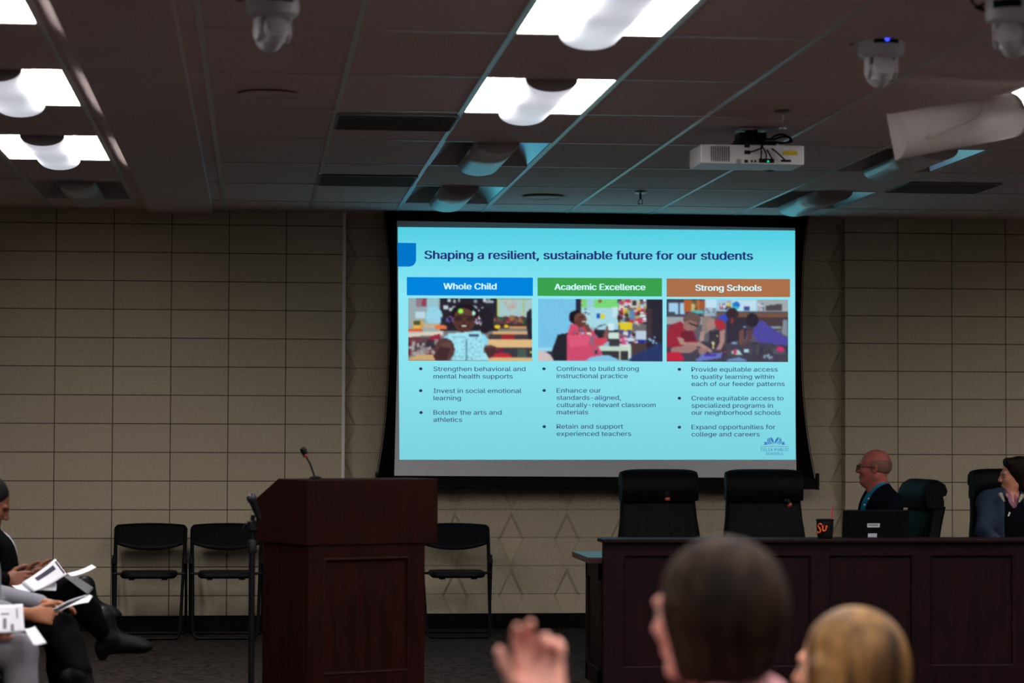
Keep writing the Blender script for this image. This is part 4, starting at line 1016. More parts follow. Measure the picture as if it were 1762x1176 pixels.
# ------------------------------------------------------------------ leather chairs
def leather_chair():
    t = thing('office_chair', 'x', 'chair', (0, 0, 0), 0, 'black leather high-back chairs')
    q = MB()
    for k in range(5):
        a = PI / 2 + k * 2 * PI / 5
        q.tube([(0.03 * math.cos(a), 0.03 * math.sin(a), 0.10), (0.18 * math.cos(a), 0.18 * math.sin(a), 0.088), (0.30 * math.cos(a), 0.30 * math.sin(a), 0.07)], [0.026, 0.022, 0.016], 8)
    st = q.build('base', m_metal, t, True)
    for k in range(5):
        a = PI / 2 + k * 2 * PI / 5; q = MB()
        for s in (-1, 1): q.lathe([(0.001, -0.009), (0.026, -0.009), (0.03, 0), (0.026, 0.009), (0.001, 0.009)], c=(0.30 * math.cos(a) - s * 0.014 * math.sin(a), 0.30 * math.sin(a) + s * 0.014 * math.cos(a), 0.03), n=14, R=Matrix.Rotation(a, 3, 'Z') @ Matrix.Rotation(PI / 2, 3, 'X'))
        q.tube([(0.30 * math.cos(a), 0.30 * math.sin(a), 0.03), (0.30 * math.cos(a), 0.30 * math.sin(a), 0.075)], 0.008, 6)
        q.build('caster', m_black, st, True)
    q = MB(); q.lathe([(0.028, 0.08), (0.028, 0.28), (0.018, 0.285), (0.018, 0.37)], n=16); q.box((-0.11, -0.11, 0.36), (0.11, 0.11, 0.395)); q.build('gas_column', m_metal, t, True)
    q = MB(); R = 30
    def ring(z, w, d, cy, ripple=0.0, e=0.5):
        out = []
        for a in range(R):
            th = 2 * PI * a / R; c, s = math.cos(th), math.sin(th)
            x = w * abs(c) ** e * (1 if c >= 0 else -1); y = cy + d * abs(s) ** e * (1 if s >= 0 else -1)
            if ripple and s < -0.3: y += ripple * math.cos(x * 95) * (1 if abs(x) < w * 0.9 else 0)
            out.append((x, y, z))
        return out
    def loft(rings, q):
        v = [p for r in rings for p in r]; n = len(rings)
        q.add(v, [(i * R + a, i * R + (a + 1) % R, (i + 1) * R + (a + 1) % R, (i + 1) * R + a) for i in range(n - 1) for a in range(R)] + [tuple(range(R))[::-1], tuple((n - 1) * R + a for a in range(R))])
    R = 30; loft([ring(z, w, d, -0.02, 0, 0.55) for z, w, d in ((0.39, 0.20, 0.20), (0.40, 0.25, 0.25), (0.43, 0.262, 0.262), (0.45, 0.25, 0.25), (0.455, 0.2, 0.2))], q)
    q.build('seat', m_leather, t, True)
    q = MB(); R = 96; rs = []
    for i in range(15):
        v = i / 14; z = 0.43 + 0.57 * v
        w = 0.262 + 0.012 * math.sin(PI * min(1, v * 1.3)) - 0.025 * max(0, v - 0.35) / 0.65
        rs.append(ring(z, w, 0.055, 0.215 + 0.06 * v + 0.02 * v * v - 0.015 * math.sin(PI * v), 0.005 * math.sin(PI * min(1, v * 1.05 + .1)), 0.42))
    loft(rs, q); q.build('backrest', m_leather, t, True)
    q = MB()
    prof = [(0.20, 0.985), (0.185, 1.02), (0.178, 1.07), (0.185, 1.125), (0.21, 1.165), (0.25, 1.188), (0.295, 1.185), (0.335, 1.16), (0.35, 1.12), (0.34, 1.085), (0.315, 1.075), (0.325, 1.03), (0.32, 0.985)]
    n = 18
    P = []
    for i in range(n + 1):
        x = -0.245 + 0.49 * i / n; k = 1 - 0.12 * abs(2 * i / n - 1) ** 10
        P += [(x, 0.265 + (y - 0.265) * k, 1.085 + (z - 1.085) * k - 0.006 * abs(2 * i / n - 1) ** 3) for y, z in prof]
    m_ = len(prof)
    q.add(P, [(i * m_ + a, i * m_ + (a + 1) % m_, (i + 1) * m_ + (a + 1) % m_, (i + 1) * m_ + a) for i in range(n) for a in range(m_)] + [tuple(range(m_)), tuple(n * m_ + a for a in range(m_))[::-1]])
    q.build('headrest', m_leather, t, True)
    for s in (-1, 1):
        q = MB(); q.tube([(s * 0.25, 0.16, 0.45), (s * 0.29, 0.12, 0.57), (s * 0.295, 0.08, 0.61), (s * 0.295, -0.12, 0.615), (s * 0.29, -0.17, 0.58), (s * 0.25, -0.12, 0.43)], [0.014, 0.016, 0.017, 0.017, 0.016, 0.014], 10); q.build('armrest', m_black, t, True)
    return t
lc = leather_chair()
p1 = at(1136, 900, 15.5); lc.location = (p1.x, 15.25, 0); lc['label'] = 'taller empty black leather chair behind the desk, nearer the lectern'
lc.rotation_euler.z = math.radians(2)
p2 = at(1307, 900, 15.6); c2 = dup(lc, (p2.x, 15.3, -0.0), math.radians(-4), 'lower empty black leather chair behind the desk, between its taller twin and the cup')
# ------------------------------------------------------------------ bodies: blended tapering volumes meshed as one skin
class Flesh:
    def __init__(s, h): s.h = h; s.P = []
    def cap(s, a, b, ra, rb=None, k=0.02, neg=False):
        s.P.append(('c', np.array(a, float), np.array(b, float), ra, ra if rb is None else rb, k, neg)); return s
    def chain(s, pts, rr, k=0.02):
        for i in range(len(pts) - 1): s.cap(pts[i], pts[i + 1], rr[i], rr[i + 1], k)
        return s
    def ell(s, c, r, R=None, k=0.02, neg=False):
        s.P.append(('e', np.array(c, float), np.array(r, float), np.eye(3) if R is None else np.array(R, float), None, k, neg)); return s
    def mesh(s):
        h = s.h; lo = np.full(3, 1e9); hi = -lo; bb = []
        for p in s.P:
            if p[0] == 'c':
                r = max(p[3], p[4]); a, b = np.minimum(p[1], p[2]) - r, np.maximum(p[1], p[2]) + r
            else:
                e = np.sqrt(((p[3] * p[2][None, :]) ** 2).sum(1)); a, b = p[1] - e, p[1] + e
            bb.append((a, b))
            if not p[6]: lo = np.minimum(lo, a); hi = np.maximum(hi, b)
        lo -= 3 * h; hi += 3 * h
        n = np.ceil((hi - lo) / h).astype(int) + 1
        F = np.full(n, 0.08, np.float32)
        for p, (a, b) in zip(s.P, bb):
            k = p[5]; m_ = k + 2 * h
            i0 = np.clip(np.floor((a - m_ - lo) / h).astype(int), 0, n - 1); i1 = np.clip(np.ceil((b + m_ - lo) / h).astype(int) + 1, 0, n)
            if (i1 <= i0).any(): continue
            ax = [lo[d] + h * np.arange(i0[d], i1[d]) for d in range(3)]
            X, Y, Z = ax[0][:, None, None], ax[1][None, :, None], ax[2][None, None, :]
            if p[0] == 'c':
                A, B = p[1], p[2]; d = B - A; L2 = max(d @ d, 1e-12)
                x, y, z = X - A[0], Y - A[1], Z - A[2]
                t = np.clip((x * d[0] + y * d[1] + z * d[2]) / L2, 0, 1)
                D = np.sqrt((x - t * d[0]) ** 2 + (y - t * d[1]) ** 2 + (z - t * d[2]) ** 2) - (p[3] + (p[4] - p[3]) * t)
            else:
                x, y, z = X - p[1][0], Y - p[1][1], Z - p[1][2]; R = p[3]; q = []
                for j in range(3): q.append(x * R[0, j] + y * R[1, j] + z * R[2, j])
                r = p[2]
                k0 = np.sqrt(sum((q[j] / r[j]) ** 2 for j in range(3))); k1 = np.sqrt(sum((q[j] / r[j] ** 2) ** 2 for j in range(3)))
                D = k0 * (k0 - 1) / np.maximum(k1, 1e-6)
            sl = tuple(slice(i0[d], i1[d]) for d in range(3)); G = F[sl]
            if p[6]: D = -D; hh = np.clip(0.5 - 0.5 * (D - G) / k, 0, 1) if False else np.maximum(k - np.abs(G - D), 0) / k; F[sl] = np.maximum(G, D) + hh * hh * k * 0.25
            else: hh = np.maximum(k - np.abs(G - D), 0) / k; F[sl] = np.minimum(G, D) - hh * hh * k * 0.25
        I = F < 0
        c8 = np.zeros(n - 1, np.uint8)
        offs = [(i, j, k_) for i in (0, 1) for j in (0, 1) for k_ in (0, 1)]
        cut = lambda A_, o: A_[o[0]:A_.shape[0] - 1 + o[0], o[1]:A_.shape[1] - 1 + o[1], o[2]:A_.shape[2] - 1 + o[2]]
        for o in offs: c8 += cut(I, o)
        act = (c8 > 0) & (c8 < 8); idx = np.argwhere(act)
        ids = np.full(n - 1, -1, np.int32); ids[act] = np.arange(len(idx))
        V = np.stack([F[idx[:, 0] + o[0], idx[:, 1] + o[1], idx[:, 2] + o[2]] for o in offs], 1)
        acc = np.zeros((len(idx), 3)); cnt = np.zeros(len(idx)); O = np.array(offs, float)
        for a in range(8):
            for b in range(a + 1, 8):
                if abs(O[a] - O[b]).sum() != 1: continue
                va, vb = V[:, a], V[:, b]; mk = (va < 0) != (vb < 0)
                t = np.where(mk, va / np.where(mk, va - vb, 1), 0)
                acc += np.where(mk[:, None], O[a] + (O[b] - O[a]) * t[:, None], 0); cnt += mk
        vt = lo + h * (idx + acc / cnt[:, None])
        fs = []
        for d in range(3):
            e1, e2 = (d + 1) % 3, (d + 2) % 3
            sa = [slice(None)] * 3; sb = [slice(None)] * 3; sa[d] = slice(0, -1); sb[d] = slice(1, None)
            A_, B_ = I[tuple(sa)], I[tuple(sb)]
            w = np.argwhere(A_ != B_); fl = A_[tuple(w.T)]
            ok = (w[:, e1] > 0) & (w[:, e2] > 0) & (w[:, e1] < n[e1] - 1) & (w[:, e2] < n[e2] - 1); w, fl = w[ok], fl[ok]
            def cell(o1, o2):
                c = w.copy(); c[:, e1] -= o1; c[:, e2] -= o2; return ids[tuple(c.T)]
            qd = np.stack([cell(1, 1), cell(0, 1), cell(0, 0), cell(1, 0)], 1)
            qd[~fl] = qd[~fl][:, ::-1]; fs.append(qd)
        fs = np.concatenate(fs); fs = fs[(fs >= 0).all(1)]
        return vt, fs
    def build(s, name, mats, parent=None, paint=None):
        v, f = s.mesh()
        me = bpy.data.meshes.new(name)
        me.from_pydata(v.tolist(), [], f.tolist())
        for M_ in (mats if isinstance(mats, (list, tuple)) else [mats]): me.materials.append(M_)
        if paint is not None:
            c = v[f].mean(1); me.polygons.foreach_set('material_index', paint(c).astype(int).tolist())
        me.polygons.foreach_set('use_smooth', [True] * len(f))
        me.update()
        o = bpy.data.objects.new(name, me); COL.objects.link(o)
        if parent: child_of(o, parent, True)
        return o

V3 = lambda *a: np.array(a, float)
def unit(v): v = np.array(v, float); return v / np.linalg.norm(v)
def frame(fwd, up):
    f = unit(fwd); l = unit(np.cross(up, f)); return np.stack([f, l, np.cross(f, l)], 1)     # columns forward, left, up
def A(px, py, Y): return np.array(at(px, py, Y))

def add_head(S, c, R, s=1.0, neck=None, rn=0.052, ear=True):
    P = lambda x, y, z: c + R @ (V3(x, y, z) * s)
    E = lambda x, y, z, r, k=0.02, neg=False: S.ell(P(x, y, z), V3(*r) * s, R, k, neg)
    E(-0.014, 0, 0.034, (0.100, 0.078, 0.088))
    E(0.028, 0, -0.03, (0.062, 0.062, 0.088), 0.03)
    E(0.060, 0, -0.097, (0.025, 0.028, 0.020), 0.02)
    for y in (-1, 1):
        S.cap(P(-0.012, y * 0.056, -0.055), P(0.052, y * 0.022, -0.098), 0.020 * s, 0.017 * s, 0.025)
        E(0.062, y * 0.036, -0.024, (0.026, 0.024, 0.026), 0.02)
        S.cap(P(0.082, y * 0.040, 0.021), P(0.091, y * 0.010, 0.018), 0.009 * s, 0.010 * s, 0.014)
        S.ell(P(0.092, y * 0.033, -0.002), V3(0.012, 0.018, 0.010) * s, R, 0.012, True)
        S.cap(P(0.098, y * 0.010, -0.036), P(0.090, y * 0.014, -0.036), 0.0075 * s, 0.006 * s, 0.006)
        if ear:
            Re = R @ np.array(Matrix.Rotation(y * -0.35, 3, 'Z')) @ np.array(Matrix.Rotation(-0.2, 3, 'Y'))
            S.ell(P(-0.014, y * 0.079, -0.006), V3(0.019, 0.008, 0.032) * s, Re, 0.008)
            S.ell(P(-0.008, y * 0.087, -0.003), V3(0.009, 0.005, 0.016) * s, Re, 0.004, True)
    S.cap(P(0.090, 0, 0.012), P(0.110, 0, -0.028), 0.008 * s, 0.0115 * s, 0.012)
    S.cap(P(0.086, -0.016, -0.061), P(0.086, 0.016, -0.061), 0.0075 * s, None, 0.008)
    S.cap(P(0.084, -0.013, -0.071), P(0.084, 0.013, -0.071), 0.0078 * s, None, 0.008)
    S.cap(P(0.085, -0.016, -0.0662), P(0.085, 0.016, -0.0662), 0.002 * s, None, 0.003, True) if False else None
    if neck is not None:
        S.cap(P(-0.026, 0, -0.055), neck, rn, rn * 1.12, 0.03)
    return P

def add_hand(S, w, fd, pn, td, curl=(0.3, 0.3, 0.35, 0.4), s=1.0, thumb=0.5, spread=1.0):
    """Palm, four bending fingers and a thumb. w wrist, fd finger direction, pn way the palm faces, td thumb side."""
    fd = unit(fd); td = unit(np.array(td) - fd * (np.array(td) @ fd)); pn = unit(np.array(pn) - fd * (np.array(pn) @ fd) - td * (np.array(pn) @ td))
    S.cap(w - fd * 0.01, w + fd * 0.03 * s, 0.024 * s, 0.022 * s, 0.015)
    L = (0.073, 0.080, 0.074, 0.060)
    for i in range(4):
        lat = (0.032 - 0.0215 * i) * s
        kn = w + fd * (0.092 - 0.004 * abs(i - 1)) * s + td * lat
        S.cap(w + fd * 0.022 * s + td * lat * 0.6, kn, 0.0165 * s, 0.0118 * s, 0.014)
        p = kn; ang = 0.0; sp = (0.10 - 0.07 * i) * spread
        for f_, a_, r0, r1 in ((0.46, 0.95, 0.0098, 0.0090), (0.30, 1.25, 0.0090, 0.0082), (0.24, 0.9, 0.0082, 0.0070)):
            ang += a_ * curl[i]
            d = fd * math.cos(ang) + pn * math.sin(ang) + td * sp * math.cos(ang)
            nx = p + unit(d) * L[i] * f_ * s
            S.cap(p, nx, r0 * s, r1 * s, 0.004); p = nx
    b = w + fd * 0.028 * s + td * 0.024 * s + pn * 0.008 * s
    d1 = unit(td * (0.5 + thumb) + fd * 0.75 + pn * 0.25); d2 = unit(td * (0.1 + thumb * 0.8) + fd + pn * 0.25); d3 = unit(td * (thumb * 0.6) + fd + pn * 0.3)
    p1 = b + d1 * 0.042 * s; p2 = p1 + d2 * 0.034 * s; p3 = p2 + d3 * 0.026 * s
    S.cap(w + fd * 0.012 * s + td * 0.012 * s, b, 0.017 * s, 0.017 * s, 0.012)
    S.cap(b, p1, 0.0155 * s, 0.0118 * s, 0.012); S.cap(p1, p2, 0.0112 * s, 0.0100 * s, 0.005); S.cap(p2, p3, 0.0100 * s, 0.0080 * s, 0.005)

def torso(S, J, g=0.0, w=1.0, belly=0.0, up_from=0.0):
    H, N = J['H'], J['N']; u = N - H; Lr = np.linalg.norm(u); u = u / Lr; kz = min(1.0, Lr / 0.42)
    left = unit(J['SL'] - J['SR']); f = unit(np.cross(left, u)); left = np.cross(u, f)
    R = np.stack([f, left, u], 1); J['R'] = R
    for t, r, fx in ((0.08, (0.115, 0.168, 0.095), 0), (0.34, (0.108 + belly, 0.148, 0.17), belly * 0.5), (0.68, (0.112, 0.160, 0.165), 0.01)):
        if t < up_from: continue
        S.ell(H + u * Lr * t + f * fx, V3(r[0] + g, r[1] * w + g, r[2] * kz + g), R, 0.05)
    S.cap(J['SR'], J['SL'], 0.056 + g, None, 0.05)
    for sd in ('SL', 'SR'): S.cap(N + u * 0.015, J[sd], 0.046 + g, 0.05 + g, 0.04)
    return R

def arms(S, J, g=0.0, end=1.0, k=0.02):
    for sd in 'LR':
        if 'E' + sd not in J: continue
        s_, e, w = J['S' + sd], J['E' + sd], J['W' + sd]
        w = e + (w - e) * end
        S.cap(s_, e, 0.050 + g, 0.040 + g, 0.03); S.cap(e, w, 0.040 + g, 0.026 + g * 1.1 + 0.006 * (1 - end), k)
def legs(S, J, g=0.0, end=1.0):
    for sd in 'LR':
        h, kn, a = J['H' + sd], J['K' + sd], J['A' + sd]
        a = kn + (a - kn) * end
        S.cap(h, kn, 0.085 + g, 0.058 + g, 0.04); S.cap(kn, kn + (a - kn) * 0.4, 0.056 + g, 0.053 + g, 0.02); S.cap(kn + (a - kn) * 0.4, a, 0.053 + g, 0.036 + g, 0.02)
def shoe(a, toe, kind, name, m_, parent, h=0.006):
    a, toe = np.array(a), np.array(toe); d = unit(toe - a); L = np.linalg.norm(toe - a)
    S = Flesh(h)
    up = unit(V3(0, 0, 1) - d * d[2]); heel = a - up * 0.055 - d * 0.02
    if kind == 'boot':
        S.cap(a + up * 0.09 - d * 0.03, a, 0.055, 0.05, 0.02)
    S.cap(a - up * 0.02, heel, 0.042, 0.036, 0.02); S.cap(heel, toe - up * 0.035 - d * 0.03, 0.036, 0.034, 0.02); S.cap(a, toe - up * 0.03 - d * 0.05, 0.042, 0.032, 0.03); S.ell(toe - up * 0.04 - d * 0.02, (0.045, 0.038, 0.026), frame(d, up), 0.02)
    if kind == 'boot':
        S.cap(heel - up * 0.01, heel - up * 0.035, 0.032, 0.028, 0.01)
    o = S.build(name, m_, parent); return o

def eyes(P, s, parent, iris):
    for y in (-1, 1):
        S = Flesh(0.002 * s); S.ell(P(0.079, y * 0.032, 0.0), V3(0.0125, 0.0135, 0.0115) * s)
        c = P(0.0905, y * 0.032, 0.0); S.build('eye', [mat('eye_white', (140, 130, 124), 0.4), iris], parent, lambda x, c=c: np.linalg.norm(x - c, axis=1) < 0.0058 * s)

def skinm(name, rgb): return mat(name, rgb, 0.55, spec=0.3, var=0.07, vscale=25, bump=0.03, bscale=300)
def cloth(name, rgb, **k): return mat(name, rgb, k.pop('rough', 0.9), spec=0.06, var=k.pop('var', 0.08), vscale=9, bump=0.25, bscale=400, **k)
def hairm(name, rgb, rgb2): return mat(name, rgb, 0.65, spec=0.10, rgb2=rgb2, var=0.15, vscale=26, stretch=(1, 1, 0.22), bump=0.5, bscale=120)
m_dkeye = mat('iris_dark', (30, 20, 16), 0.2)
m_lip = None

def hip(J, off=0.09):
    left = unit(J['SL'] - J['SR']); left[2] = 0; left = unit(left)
    J['HL'], J['HR'] = J['H'] + left * off, J['H'] - left * off
    return left

# ================================================================== the man at the desk
def man():
    J = dict(H=A(1522, 900, 15.80), N=A(1513, 846, 15.80), SL=A(1533, 868, 15.63), SR=A(1503, 866, 15.97))
    J['H'][2] = 0.57
    J['EL'] = A(1520, 935, 15.5); J['WL'] = A(1522, 940, 15.35); J['ER'] = A(1500, 935, 16.05); J['WR'] = A(1515, 942, 15.62)
    for k_ in ('WL', 'WR'): J[k_][2] = 0.79
    f0 = V3(-0.97, -0.2, 0); l0 = hip(J)
    for sd in 'LR':
        J['K' + sd] = J['H' + sd] + f0 * 0.43; J['A' + sd] = J['K' + sd] + f0 * 0.02; J['A' + sd][2] = 0.10
    t = thing('person', 'bald man in glasses, navy jacket and turquoise shirt, turned to the screen behind the laptop', 'person', (J['H'][0], J['H'][1], 0))
    sk = skinm('ruddy_skin', (158, 86, 74))
    R = frame(unit(V3(-0.95, 0.30, 0.06)), V3(0, 0, 1)); c = A(1503.5, 805.5, 15.80)
    S = Flesh(0.0055)
    P = add_head(S, c, R, 0.98, J['N'], 0.062)
    S.cap(P(0.045, 0, -0.10), P(-0.02, 0, -0.13), 0.028, 0.05, 0.03)
    torso(S, J, -0.012, 1.05, 0.05); arms(S, J); legs(S, J)
    for sd in 'LR': add_hand(S, J['W' + sd], f0 * 0.5 + V3(0, -0.8, -0.1), V3(0, 0, -1), V3(-0.8, -0.4, 0) if sd == 'R' else V3(0.8, 0.4, 0), (0.3, 0.3, 0.35, 0.35), 0.9)
    S.build('body', sk, t)
    eyes(P, 0.98, t, m_dkeye)
    # fringe of grey hair
    S = Flesh(0.0045)
    S.ell(P(-0.020, 0, 0.018), V3(0.0985, 0.0815, 0.083), R, 0.01)
    S.ell(P(-0.004, 0, 0.115), V3(0.125, 0.09, 0.085), R, 0.01, True)
    S.ell(P(0.085, 0, -0.01), V3(0.075, 0.12, 0.2), R, 0.01, True)
    S.ell(P(0.0, 0, -0.115), V3(0.2, 0.2, 0.09), R, 0.01, True)
    S.build('hair_fringe', mat('grey_stubble', (118, 80, 68), 0.8, bump=0.4, bscale=300), t)
    q = MB()
    def loop(y):
        return [Vector(P(0.106 + 0.004 * math.cos(a), y * 0.034 + 0.022 * math.cos(a), -0.004 + 0.017 * math.sin(a))) for a in [2 * PI * i / 20 for i in range(21)]]
    for y in (-1, 1):
        q.tube(loop(y), 0.0018, 6); q.tube([P(0.106, y * 0.057, 0.004), P(0.06, y * 0.074, 0.004), P(-0.005, y * 0.084, 0.004), P(-0.02, y * 0.084, -0.01)], 0.0018, 6)
    q.tube([P(0.110, -0.012, 0.002), P(0.112, 0, 0.005), P(0.110, 0.012, 0.002)], 0.0018, 6)
    g_ = q.build('glasses', m_metal, t, True, world=True)
    q = MB()
    for y in (-1, 1):
        l = loop(y)[:-1]; q.add(l, [tuple(range(20))])
    gl = bpy.data.materials.new('clear_lens'); gl.use_nodes = True; bb = gl.node_tree.nodes['Principled BSDF']; bb.inputs['Transmission Weight'].default_value = 1.0; bb.inputs['Roughness'].default_value = 0.0; bb.inputs['IOR'].default_value = 1.05; bb.inputs['Base Color'].default_value = (0.9, 0.95, 0.95, 1)
    q.build('lens', gl, g_, world=True, solid=0.001)
    S = Flesh(0.006)
    Rt = torso(S, J, 0.004, 1.08, 0.055, 0.3)
    S.cap(J['N'] - Rt[:, 2] * 0.02, J['N'] + Rt[:, 2] * 0.035 + Rt[:, 0] * 0.0, 0.074, 0.072, 0.02)
    S.cap(J['N'], J['N'] + V3(0, 0, 0.14), 0.060, 0.066, 0.006, True)
    sh = S.build('shirt', cloth('turquoise_shirt', (18, 122, 158)), t)
    N_, H_ = J['N'], J['H']; F_, U_ = Rt[:, 0], Rt[:, 2]
    for i, (px, py) in enumerate(((1494.5, 858.5), (1487.5, 869))):
        q = MB(); c_ = Vector(A(px, py, 15.66)); q.lathe([(0.001, -0.003), (0.006, -0.002), (0.006, 0.002), (0.001, 0.003)], c=c_, n=12, R=Vector((-0.7, -0.7, 0)).to_track_quat('Z', 'Y').to_matrix()); q.build('button', mat('pearl_button', (200, 205, 205), 0.3), sh, True, world=True)
    S = Flesh(0.006)
    torso(S, J, 0.020, 1.10, 0.055); arms(S, J, 0.016, 0.97)
    S.cap(N_ + F_ * 0.0, N_ + V3(0, 0, 0.15), 0.064, 0.075, 0.008, True)
    S.cap(N_ + F_ * 0.03 + U_ * 0.03, N_ + F_ * 0.14 - U_ * 0.13, 0.088, 0.06, 0.012, True)
    # opening of the jacket, from the collar down over the shirt front
    S.cap(N_ + F_ * 0.07 + U_ * 0.02, H_ + U_ * 0.33 + F_ * 0.26, 0.055, 0.03, 0.012, True)
    S.build('jacket', cloth('navy_jacket', (6, 8, 18)), t)
    S = Flesh(0.008); legs(S, J, 0.014, 0.97); S.ell(J['H'], V3(0.12, 0.165, 0.085), Rt, 0.04)
    S.build('trousers', cloth('dark_trousers', (6, 6, 8)), t)
    for sd in 'LR': shoe(J['A' + sd], J['A' + sd] + f0 * 0.19 + V3(0, 0, -0.02), 'shoe', 'shoe', m_black, t)
    p = J['H'] - f0 * 0.02
    return p
pm = man()
ch = dup(lc, (A(1587, 900, 15.9)[0] - 0.27, 15.84, 0.0), math.radians(-84), 'black leather chair turned sideways behind the man with the laptop')
ch.scale = (1, 1, 0.945)      # set lower than the others

# ================================================================== the woman at the desk
def councilwoman():
    J = dict(H=A(1744, 900, 15.70), N=A(1740, 858, 15.70), SL=A(1782, 866, 15.68), SR=A(1702, 866, 15.72))
    J['H'][2] = 0.57
    J['ER'] = A(1693, 915, 15.58); J['WR'] = A(1712, 931, 15.28); J['EL'] = A(1793, 915, 15.60); J['WL'] = A(1770, 932, 15.27)
    f0 = V3(0, -1, 0); l0 = hip(J)
    for sd in 'LR':
        J['K' + sd] = J['H' + sd] + f0 * 0.42; J['A' + sd] = J['K' + sd] + f0 * 0.02; J['A' + sd][2] = 0.10
    t = thing('person', 'woman in a slate blue jacket over a dark zip sweater, seated at the desk', 'person', (J['H'][0], J['H'][1], 0))
    c = A(1747.5, 820.5, 15.70); R = frame(V3(-0.96, 0.08, 0.02), V3(0, 0, 1))
    S = Flesh(0.0055); P = add_head(S, c, R, 0.97, J['N'], 0.047, ear=False)
    torso(S, J, -0.015, 0.95); arms(S, J); legs(S, J)
    add_hand(S, J['WR'], V3(0.9, -0.3, 0), V3(0, 0, -1), V3(0.3, -0.9, 0), (0.3, 0.3, 0.3, 0.3), 0.9); add_hand(S, J['WL'], V3(-0.9, -0.3, 0), V3(0, 0, -1), V3(-0.3, -0.9, 0), (0.3, 0.3, 0.3, 0.3), 0.9)
    S.build('body', skinm('fair_skin', (196, 132, 106)), t); eyes(P, 0.97, t, m_dkeye)
    S = Flesh(0.005)
    S.ell(P(-0.028, 0, 0.040), V3(0.104, 0.094, 0.096), R, 0.02); S.ell(P(-0.055, 0, -0.03), V3(0.075, 0.090, 0.085), R, 0.03); S.cap(P(-0.055, -0.05, -0.07), P(-0.055, 0.05, -0.07), 0.045, None, 0.03)
    S.cap(P(0.05, -0.03, 0.095), P(0.05, 0.04, 0.09), 0.03, None, 0.02)
    S.ell(P(0.108, 0, -0.05), V3(0.082, 0.100, 0.112), R, 0.012, True)
    S.build('hair', hairm('dark_brown_hair', (14, 9, 7), (26, 17, 13)), t)
    S = Flesh(0.006); Rt = torso(S, J, 0.004, 1.0, 0, 0.3)
    F_, U_, N_, H_ = Rt[:, 0], Rt[:, 2], J['N'], J['H']
    S.cap(N_ - U_ * 0.01, N_ + U_ * 0.03, 0.066, 0.064, 0.015); S.cap(N_ + F_ * 0.03, N_ + V3(0, 0, 0.12), 0.055, 0.062, 0.006, True)
    S.cap(N_ + F_ * 0.075 + U_ * 0.05, N_ + F_ * 0.10 - U_ * 0.10, 0.042, 0.006, 0.006, True)
    sw = S.build('zip_sweater', cloth('navy_sweater', (7, 8, 15)), t)
    S = Flesh(0.006)
    S.cap(N_ - U_ * 0.03, N_ + U_ * 0.035, 0.060, 0.059, 0.01); S.ell(N_ + F_ * 0.045 - U_ * 0.05, V3(0.06, 0.07, 0.07), Rt, 0.02); S.cap(N_, N_ + V3(0, 0, 0.12), 0.051, 0.056, 0.004, True); S.cap(N_ + F_ * 0.08 + U_ * 0.05, N_ + F_ * 0.085 - U_ * 0.035, 0.03, 0.006, 0.006, True)
    S.build('shirt_collar', cloth('mauve_shirt', (150, 104, 124)), t)
    q = MB(); a, b_ = A(1737.5, 882, 15.555), A(1735, 889, 15.55); q.tube([a, b_], 0.006, 8); q.build('zip_pull', mat('silver', (215, 215, 215), 0.3, 0.3), sw, True, world=True)
    S = Flesh(0.006); torso(S, J, 0.022, 1.05); arms(S, J, 0.016, 0.96)
    S.cap(N_, N_ + V3(0, 0, 0.14), 0.062, 0.072, 0.006, True)
    S.cap(N_ + F_ * 0.09 + U_ * 0.03, H_ + U_ * 0.1 + F_ * 0.16, 0.055, 0.085, 0.012, True)
    S.build('jacket', cloth('slate_jacket', (44, 54, 74), var=0.2), t)
    q = MB()
    for s_, p0, p1 in ((-1, (1721, 850), (1728, 864)), (1, (1759, 853), (1753, 865))):
        a, b_ = Vector(A(*p0, 15.60)), Vector(A(*p1, 15.565)); q.tube([a, b_], [0.016, 0.006], 6)
    q.build('jacket_lining', cloth('pale_lining', (150, 148, 132)), t, True, world=True)
    S = Flesh(0.008); legs(S, J, 0.014, 0.97); S.ell(J['H'], V3(0.12, 0.165, 0.085), Rt, 0.04); S.build('trousers', cloth('dark_trousers', (6, 6, 8)), t)
    for sd in 'LR': shoe(J['A' + sd], J['A' + sd] + f0 * 0.18 + V3(0, 0, -0.02), 'shoe', 'shoe', m_black, t)
councilwoman()
c4 = dup(lc, (A(1747, 900, 15.9)[0], 15.78, 0.0), math.radians(3), 'black leather chair behind the woman in the slate blue jacket')

